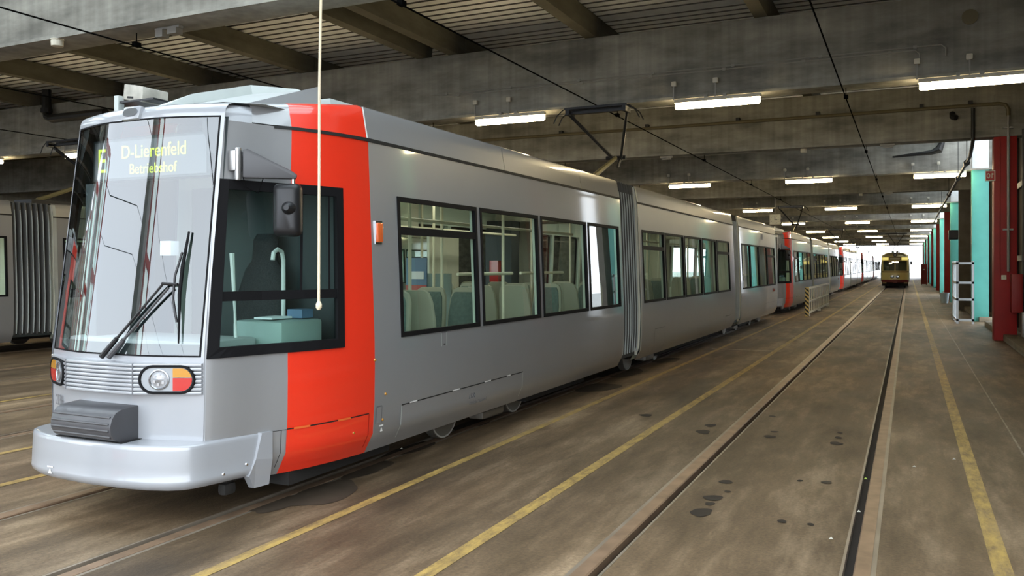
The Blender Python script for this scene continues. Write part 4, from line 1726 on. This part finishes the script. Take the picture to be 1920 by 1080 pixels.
# little yellow plugs
for y_, z_ in ((5.75, .47), (6.16, .74), (6.13, .52), (6.0, 1.05)):
    mb = MB()
    p = side(y_, z_, 0)
    mb.tube([(p.x - .005, y_, z_), (p.x + .01, y_, z_)], [.014, .01], 8)
    mb.build('yellow_plug', 'amber', tram)
o = text('fleet_number', '2136', .115, 'ink', frame_matrix(side(7.71, .475, .0065), (0, 1, 0), (1, 0, 0)), tram, sx=.62)
o['near_only'] = 1
o = text('operator_lettering', 'Rheinbahn Düsseldorf', .045, 'ink_soft', frame_matrix(side(7.71, .412, .022), (0, 1, 0), (1, 0, 0)), tram, sx=.95)
o['near_only'] = 1
o = text('red_lettering', 'Rheinbahn', .16, 'lens_red', frame_matrix(side(29.2, 1.0, .005), (0, 1, 0), (1, 0, 0)), tram, sx=.7)
# roof equipment
mb = MB()
A_, B2, C2, D2 = (CX - .28, 4.98, 3.12), (CX + .50, 5.10, 3.12), (CX + .47, 6.14, 3.44), (CX - .18, 6.06, 3.45)
mb.add([A_, B2, C2, D2, (CX - .22, 6.2, 3.2), (CX + .47, 6.2, 3.2)], [(0, 1, 2, 3), (2, 5, 4, 3), (0, 3, 4)])
mb.build('roof_hood', 'roof_grey', tram)
mb = MB()
for x_ in (.47, .485):
    mb.add([(CX + x_ + .03, 5.08, 3.11), (CX + x_, 6.16, 3.475), (CX + x_, 6.18, 3.16)], [(0, 1, 2)])
mb.build('hood_cheek', 'silver_mask', tram)
mb = MB()
lo_ = [A_, (CX - .25, 5.4, 3.25), (CX - .18, 6.04, 3.44), (CX + .05, 6.34, 3.45), (CX + .12, 6.42, 3.44)]
hi_ = [(A_[0] - .02, A_[1], A_[2] + .02), (CX - .27, 5.4, 3.335), (CX - .2, 6.04, 3.53), (CX + .05, 6.38, 3.535), (CX + .14, 6.46, 3.50)]
mb.grid([lo_, hi_, [(x_ - .03, y_ + .04, z_ - .02) for x_, y_, z_ in hi_]])
mb.build('hood_lip', 'roof_white', tram)
mb = MB()
mb.prism([(6.42, 3.2), (6.42, 3.43), (9.2, 3.43), (9.6, 3.2)], 'x', CX - .8, CX + .42)
mb.build('roof_unit', 'roof_white', tram, bevel=.03)
for ya, yb in ((10, 12), (17.5, 21), (25, 29)):
    mb = MB()
    mb.box(CX - .6, CX + .6, ya, yb, 3.22, 3.36)
    mb.build('roof_unit', 'roof_grey', tram, bevel=.04)
rb = empty('roof_box', Vector((CX - .6, 5.2, 3.1)) - ROOT)
rb.parent = tram
mb = MB()
mb.box(CX - .80, CX - .75, 5.05, 5.11, 3.1, 3.30)
mb.build('box_post', 'roof_white', rb)
Mb = frame_matrix((CX - .60, 5.10, 3.33), (.42, -.06, -.06), (0, -1, 0))
mb = MB()
mb.prism([(-.15, -.075), (-.02, -.085), (.13, -.085), (.125, .04), (0, .05), (-.15, .055)], 'z', -.25, .02, 0, Mb)
mb.build('box_shell', 'box_beige', rb, bevel=.008)
mb = MB()
mb.box(-.08, .0, -.065, -.048, .018, .026, 0, Mb)
mb.build('box_slot', 'gap_black', rb)
mb = MB()
mb.box(CX - .80, CX - .35, 5.06, 5.3, 3.235, 3.25)
mb.build('box_tray', 'black_metal', rb)
# roof ladder-like rail near pantograph
mb = MB()
mb.tube([(CX + .55, 11.5, 3.22), (CX + .55, 11.6, 3.36), (CX + .55, 12.5, 3.36), (CX + .55, 12.6, 3.22)], .02, 6)
mb.tube([(CX + .55, 12.05, 3.22), (CX + .55, 12.05, 3.36)], .02, 6)
mb.build('roof_railing', 'white_paint', tram)
# pantograph
pg = empty('pantograph', Vector((CX, 15.2, 3.25)) - ROOT)
pg.parent = tram
HZ = 4.845
mb = MB()
mb.box(CX - .30, CX + .30, 13.95, 15.4, 3.26, 3.36)
mb.build('pantograph_base', 'black_metal', pg)
kn = Vector((CX + .12, 15.85, 3.98))
mb = MB()
mb.tube([(CX + .12, 14.2, 3.36), kn], [.055, .04], 8)
mb.build('lower_arm', 'olive_metal', pg, smooth=True)
mb = MB()
mb.tube([kn + Vector((-.05, 0, -.02)), (CX - .56, 15.1, HZ - .1)], .035, 8)
mb.build('upper_arm', 'black_metal', pg, smooth=True)
mb = MB()
mb.tube([kn + Vector((.1, .0, -.05)), (CX + .56, 15.15, HZ - .08)], .030, 8)
mb.build('upper_arm', 'black_metal', pg, smooth=True)
mb = MB()
mb.tube([kn + Vector((-.09, 0, -.02)), (CX - .48, 15.12, HZ - .2)], .012, 6)
mb.build('balance_rod', 'black_metal', pg)
mb = MB()
mb.tube([kn + Vector((-.2, 0, -.0)), kn + Vector((.2, 0, 0))], .04, 8)
mb.tube([kn + Vector((.1, 0, .0)), kn + Vector((.06, -.1, -.2))], .03, 8)
mb.build('knuckle', 'black_metal', pg)
for dy in (-.13, .13):
    mb = MB()
    mb.tube([(CX - .85, 15.12 + dy, HZ - .26), (CX - .78, 15.12 + dy, HZ - .12), (CX - .66, 15.12 + dy, HZ - .02), (CX - .6, 15.12 + dy, HZ)], .012, 6)
    mb.tube([(CX + .85, 15.12 + dy, HZ - .26), (CX + .78, 15.12 + dy, HZ - .12), (CX + .66, 15.12 + dy, HZ - .02), (CX + .6, 15.12 + dy, HZ)], .012, 6)
    mb.box(CX - .62, CX + .62, 15.12 + dy - .03, 15.12 + dy + .03, HZ - .02, HZ + .02)
    mb.build('contact_strip', 'black_metal', pg)
mb = MB()
for s in (-1, 1):
    mb.box(CX + s * .56 - .035, CX + s * .56 + .035, 14.96, 15.28, HZ - .12, HZ - .02)
mb.box(CX - .56, CX + .56, 15.09, 15.15, HZ - .09, HZ - .04)
mb.build('head_frame', 'black_metal', pg)

# under-floor: bogies, wheels, equipment
for yc in (8.75, 15.25, 23.85, 27.9):
    bg_ = empty('bogie', Vector((CX, yc, .3)) - ROOT)
    bg_.parent = tram
    mb = MB()
    for s in (-1, 1):
        mb.box(CX + s * .86 - .06, CX + s * .86 + .06, yc - 1.2, yc + 1.2, .24, .38)
    mb.box(CX - .85, CX + .85, yc - .2, yc + .2, .24, .36)
    mb.build('bogie_frame', 'underframe', bg_)
    for dy in (-.88, .88):
        for s in (-1, 1):
            x_ = CX + s * .76
            mb = MB()
            prof = [(.05, -.06), (.285, -.06), (.295, -.05), (.295, .05), (.27, .06), (.24, .045), (.10, .04), (.08, .07), (.01, .07)]
            mb.grid([[Vector((x_ + s * h_, yc + dy + r_ * math.cos(2 * math.pi * k / 24), .303 + r_ * math.sin(2 * math.pi * k / 24))) for k in range(24)] for r_, h_ in prof], 0, True)
            wo_ = mb.build('wheel', 'wheel_steel', bg_, smooth=True)
            mb = MB()
            mb.grid([[Vector((x_ + s * h_, yc + dy + r_ * math.cos(2 * math.pi * k / 24), .303 + r_ * math.sin(2 * math.pi * k / 24))) for k in range(24)] for r_, h_ in ((.272, .060), (.282, .063), (.291, .060))], 0, True)
            mb.build('tyre_ring', 'wheel_white', wo_, smooth=True)
    mb = MB()
    mb.box(CX + .80, CX + .98, yc - .30, yc + .25, .12, .20)
    mb.box(CX + .84, CX + .94, yc - .12, yc + .12, .20, .34)
    mb.build('track_brake', 'wheel_steel', bg_, bevel=.015)
mb = MB()
mb.box(CX - .8, CX + .8, 4.7, 30.2, .26, .345)
for ya, yb in ((5.2, 6.6), (9.7, 11.8), (15.5, 20.5), (24.4, 26.2)):
    mb.box(CX - .9, CX + .95, ya, yb, .14, .30)
mb.build('underframe', 'underframe', tram)
mb = MB()
mb.box(CX + .74, CX + .82, 4.66, 4.78, .17, .26)
mb.build('sand_pipe', 'underframe', tram, bevel=.03)

# interior of the passenger room


def seat(x_, y_, d):
    """d = +1: back rest at the far (+y) side of the cushion."""
    o_ = empty('passenger_seat', Vector((x_, y_, .4)) - ROOT)
    o_.parent = tram
    o_['near_only'] = 1
    yb = y_ + d * .22
    mb_ = MB()
    rows_ = []
    for z_, hw_, t_ in ((.78, .20, 0), (1.0, .215, .01), (1.3, .215, .04), (1.5, .20, .075), (1.585, .17, .09), (1.61, .12, .095)):
        rows_.append([Vector((x_ - hw_, yb + d * t_ - d * .02, z_)), Vector((x_ + hw_, yb + d * t_ - d * .02, z_)), Vector((x_ + hw_, yb + d * (t_ + .03), z_)), Vector((x_ - hw_, yb + d * (t_ + .03), z_))])
    mb_.grid(rows_, 0, True)
    mb_.add(rows_[-1], [(0, 1, 2, 3)])
    mb_.build('seat_shell', 'seat_shell', o_, bevel=.012)
    mb_ = MB()
    r2 = []
    for z_, hw_, t_ in ((.86, .18, 0), (1.0, .19, .01), (1.3, .19, .04), (1.5, .17, .075), (1.56, .14, .09)):
        r2.append([Vector((x_ - hw_, yb + d * t_ - d * .05, z_)), Vector((x_ + hw_, yb + d * t_ - d * .05, z_)), Vector((x_ + hw_, yb + d * t_ - d * .02, z_)), Vector((x_ - hw_, yb + d * t_ - d * .02, z_))])
    mb_.grid(r2, 0, True)
    mb_.add(r2[-1], [(0, 1, 2, 3)])
    mb_.box(x_ - .2, x_ + .2, min(yb - d * .02, yb - d * .46), max(yb - d * .02, yb - d * .46), .80, .87)
    mb_.build('seat_cushion', 'seat_green', o_, bevel=.01)
    mb_ = MB()
    mb_.box(x_ - .16, x_ + .16, y_ - .12, y_ + .12, .40, .80)
    mb_.build('seat_pedestal', 'seat_shell', o_)


for s, ys_ in ((1, [(6.55, 1), (7.55, -1), (8.05, 1), (9.9, -1), (10.4, 1), (11.6, -1), (12.1, 1)]), (-1, [(7.4, 1), (8.3, -1), (10.4, 1), (11.9, -1)])):
    for y_, d in ys_:
        for x_ in (.83, .36):
            seat(CX + s * x_, y_, d)
for y_, d in ((14.6, 1), (15.6, -1), (16.2, 1), (18.6, -1), (19.6, 1), (20.8, -1), (24.2, 1), (25.4, -1), (26.5, 1), (28.6, -1)):
    seat(CX + .8, y_, d)
poles = [(.55, 6.75), (.55, 7.6), (.45, 8.45), (-.1, 9.2), (.75, 9.45), (.5, 10.9), (-.7, 8.9), (-.7, 9.9), (.5, 12.4), (.5, 15.2), (.3, 17.4), (.3, 18.3), (.5, 20.2), (.4, 24.6), (.4, 26.8), (.4, 28.4)]
for x_, y_ in poles:
    mb = MB()
    mb.tube([(CX + x_, y_, .4), (CX + x_, y_, 2.74)], .019, 8)
    o = mb.build('grab_pole', 'pole_cream', tram, smooth=True)
    o['near_only'] = 1
for a, b in (((.85, 8.1, 1.76), (.85, 9.5, 1.76)), ((.85, 9.75, 1.76), (.85, 11.2, 1.76)), ((.5, 6.8, 2.35), (.5, 12.5, 2.35)), ((-.5, 6.8, 2.35), (-.5, 12.5, 2.35)), ((.5, 14.2, 2.35), (.5, 21.9, 2.35))):
    mb = MB()
    mb.tube([(CX + a[0], a[1], a[2]), (CX + b[0], b[1], b[2])], .019, 8)
    o = mb.build('grab_rail', 'pole_cream', tram, smooth=True)
    o['near_only'] = 1
# interior fittings: info screen poster, validator boxes, partition by the cab, opposite door
for nm, mat, (a, b, c, d, e, f) in (('info_poster', 'poster_blue', (-.74, -.42, 9.56, 9.58, 1.5, 1.96)), ('poster_band', 'poster_red', (-.74, -.42, 9.55, 9.562, 1.5, 1.6)), ('poster_band', 'paper', (-.70, -.46, 9.55, 9.562, 1.68, 1.78)), ('ticket_validator', 'lens_red', (-.27, -.13, 11.1, 11.2, 1.62, 1.93)), ('bellows_lining', 'dark_panel', (-1.1, -.62, 12.6, 12.9, .4, 2.6)), ('bellows_lining', 'dark_panel', (.62, 1.1, 12.82, 12.9, .4, 2.6)), ('glass_screen', 'teal_dash', (-.95, -.30, 9.98, 10.02, .4, 1.75)), ('door_header', 'cream', (-1.1, -1.0, 8.6, 10.3, 2.3, 2.74)), ('door_leaf', 'cream', (-1.10, -1.06, 10.7, 11.6, .4, 2.3)), ('door_seal', 'rubber', (-1.13, -1.09, 9.42, 9.5, .4, 2.3)), ('equipment_case', 'dark_panel', (-1.0, -.4, 6.1, 6.6, .4, 2.6))):
    mb = MB()
    mb.box(CX + a, CX + b, c, d, e, f)
    o = mb.build(nm, mat, tram)
    o['near_only'] = 1

# ---- the other trams: copies of the first, without its near details
words_ = ['second', 'third', 'fourth', 'fifth']
for k in range(4):
    c = copy_tree(tram)
    c.location = ROOT + Vector((0, 28.9 * (k + 1), 0))
    tag(c, f'silver tram with red front stripe, {words_[k]} in the row on the near track', 'tram', 'silver and red trams')
c = copy_tree(tram)
c.location = ROOT + Vector((-12.9, -1.35, 0))
tag(c, 'silver tram at the left edge, showing its grey bellows', 'tram', 'silver and red trams')

# ================================================================== old cream tram
OX, OY = -1.02, 77.0
ot = empty('vintage_tram', (OX, OY + 6, 0))
tag(ot, 'old cream yellow tram facing the camera on the empty track', 'tram')


def oring(y_, k_, zk=1.0):
    pts = [(-1.1, .55), (-1.12, 1.0), (-1.12, 1.6), (-1.06, 2.45), (-.98, 2.62), (-.75, 2.85), (-.35, 2.98), (0, 3.0), (.35, 2.98), (.75, 2.85), (.98, 2.62), (1.06, 2.45), (1.12, 1.6), (1.12, 1.0), (1.1, .55)]
    return [Vector((OX + x_ * k_, y_, z)) for x_, z in pts]


rows = [oring(OY + .45, .93), oring(OY + .9, 1.0), oring(OY + 14, 1.0), oring(OY + 14.6, .9)]
mb = MB()
mb.grid(rows, 0)
mb.build('body_side', 'old_side', ot, smooth=True)


def of(x_, z, off=0):
    a = abs(x_) / 1.1
    y_ = OY + .46 * a ** 2.4 + (0.10 * max(0, z - 1.3) if z > 1.3 else 0) - off
    return Vector((OX + x_, y_, z))


us = frange(-1.03, 1.03, 16)
zs = [.55, .72, 1.0, 1.38, 1.45, 2.28, 2.36, 2.62]
holes = [(-.901, -.02, 1.45, 2.28), (.02, .901, 1.45, 2.28)]
us = merge_u(us, [-.901, -.02, .02, .901])
gridwall(lambda u, z, o_: of(u, z, o_), us, zs, holes, .05).build('front_panel', ['old_cream', 'old_side'], ot, smooth=True)
for a, b, c, d in holes:
    fr = ring(lambda u, z, o_: of(u, z, o_), a, b, c, d, .03, .015).build('front_window', 'old_cream', ot)
    mb = MB()
    mb.grid([[of(u, z, -.01) for u in frange(a, b, 4)] for z in (c, (c + d) / 2, d)])
    mb.build('pane', 'windshield', fr)
mb = MB()
mb.box(OX - 1.0, OX + 1.0, OY + 1.6, OY + 1.65, .6, 2.6)  # added behind the panes to block the bright far end of the hall
mb.build('added_bulkhead', 'old_side', ot)
mb = MB()
mb.grid([[of(u, z, o_) for u in us] for z, o_ in ((.72, .02), (.60, .03), (.50, .03))])
mb.build('red_skirt', 'old_red', ot)
mb = MB()
mb.grid([[of(u, z, .012) for u in us] for z in (1.33, 1.43)])
mb.build('brown_band', 'old_brown', ot)
mb = MB()
rws = [[Vector((OX + x_ * k_, OY + yy_ + .35 * abs(x_) ** 2, z)) for x_ in frange(-1, 1, 10)] for k_, yy_, z in ((1.03, .16, 2.60), (1.0, .3, 2.76), (.8, .55, 2.90), (.6, .9, 2.98))]
mb.grid(rws)
mb.build('roof_dome', 'old_roof', ot, smooth=True)
for s in (-1, 1):
    mb = MB()
    mb.grid([[of(s * u, z, .012) for u in frange(.5, .98, 4)] for z in (2.36, 2.58)])
    mb.build('side_sign', 'old_sign', ot)
mb = MB()
mb.box(OX - .42, OX + .42, OY + .02, OY + .2, 2.36, 2.60)
mb.build('sign_box', 'old_side', ot)
mb = MB()
mb.box(OX - .38, OX + .38, OY + .0, OY + .02, 2.40, 2.53)
mb.build('route_plate', 'cream', ot)
for s in (-1, 1):
    p = of(s * .21, .98, 0)
    mb = MB()
    mb.tube([(p.x, p.y + .05, .98), (p.x, p.y - .09, .98), (p.x, p.y - .10, .98)], [.13, .15, .12], 16)
    o = mb.build('front_lamp', 'lamp_silver', ot, smooth=True)
    mb = MB()
    mb.tube([(p.x, p.y - .10, .98), (p.x, p.y - .115, .98)], [.11, .08], 16)
    mb.build('lamp_lens', 'lens_clear', o)
    mb = MB()
    mb.tube([(OX + s * .17, OY + .55, 2.9), (OX + s * .17, OY + .38, 3.04)], [.06, .11], 12)
    mb.build('roof_lamp', 'chrome', ot)
    mb = MB()
    mb.box(OX + s * .8 - .13, OX + s * .8 + .13, OY + .1, OY + .4, .40, .52)
    mb.build('step', 'old_brown', ot)
    mb = MB()
    mb.box(OX + s * 1.22 - .07, OX + s * 1.22 + .07, OY + .4, OY + .5, 1.95, 2.25)
    mb.tube([(OX + s * 1.05, OY + .6, 2.2), (OX + s * 1.22, OY + .45, 2.2)], .015, 6)
    mb.build('tram_mirror', 'pipe_black', ot)
mb = MB()
mb.tube([(OX, OY + .3, 2.78), (OX, OY + .12, 2.78)], .16, 16)
o = mb.build('number_disc', 'ink', ot)
text('route_number', '14', .2, 'cream', frame_matrix((OX - .11, OY + .11, 2.71), (1, 0, 0), (0, -1, 0)), ot)
mb = MB()
mb.box(OX - .16, OX + .16, OY - .22, OY + .2, .45, .75)
mb.build('coupler', 'old_red', ot)
mb = MB()
mb.box(OX - 1.0, OX + 1.0, OY + .5, OY + 14, .2, .56)
for yy_ in (OY + 2.5, OY + 4.3, OY + 10, OY + 11.8):
    for s in (-.74, .74):
        mb.tube([(OX + s - .06, yy_, .34), (OX + s + .06, yy_, .34)], .335, 16)
mb.build('bogie', 'underframe', ot)
mb = MB()
mb.tube([(OX - .3, OY + 6.5, 3.0), (OX - .1, OY + 8, 3.9), (OX - .7, OY + 6.8, 4.8)], .03, 6)
mb.tube([(OX + .3, OY + 6.5, 3.0), (OX + .1, OY + 8, 3.9), (OX + .7, OY + 6.8, 4.8)], .03, 6)
mb.tube([(OX - .9, OY + 6.8, 4.8), (OX + .9, OY + 6.8, 4.8)], .04, 6)
mb.build('pantograph', 'black_metal', ot)

# hanging pull rope
rp = empty('pull_rope', (-3.42, 4.36, 1.58))
mb = MB()
mb.tube([(-3.40, 4.40, ROOF + .02), (-3.405, 4.39, 4.5), (-3.42, 4.365, 3.0), (-3.42, 4.36, 1.60)], .0085, 8)
mb.build('rope_line', 'rope', rp, smooth=True)
mb = MB()
mb.tube([(-3.42, 4.36, 1.625), (-3.42, 4.36, 1.605), (-3.42, 4.36, 1.585), (-3.42, 4.36, 1.57)], [.010, .020, .020, .010], 10)
mb.build('rope_knot', 'rope', rp, smooth=True)
tag(rp, 'cream pull rope hanging from the roof in front of the cab', 'rope')
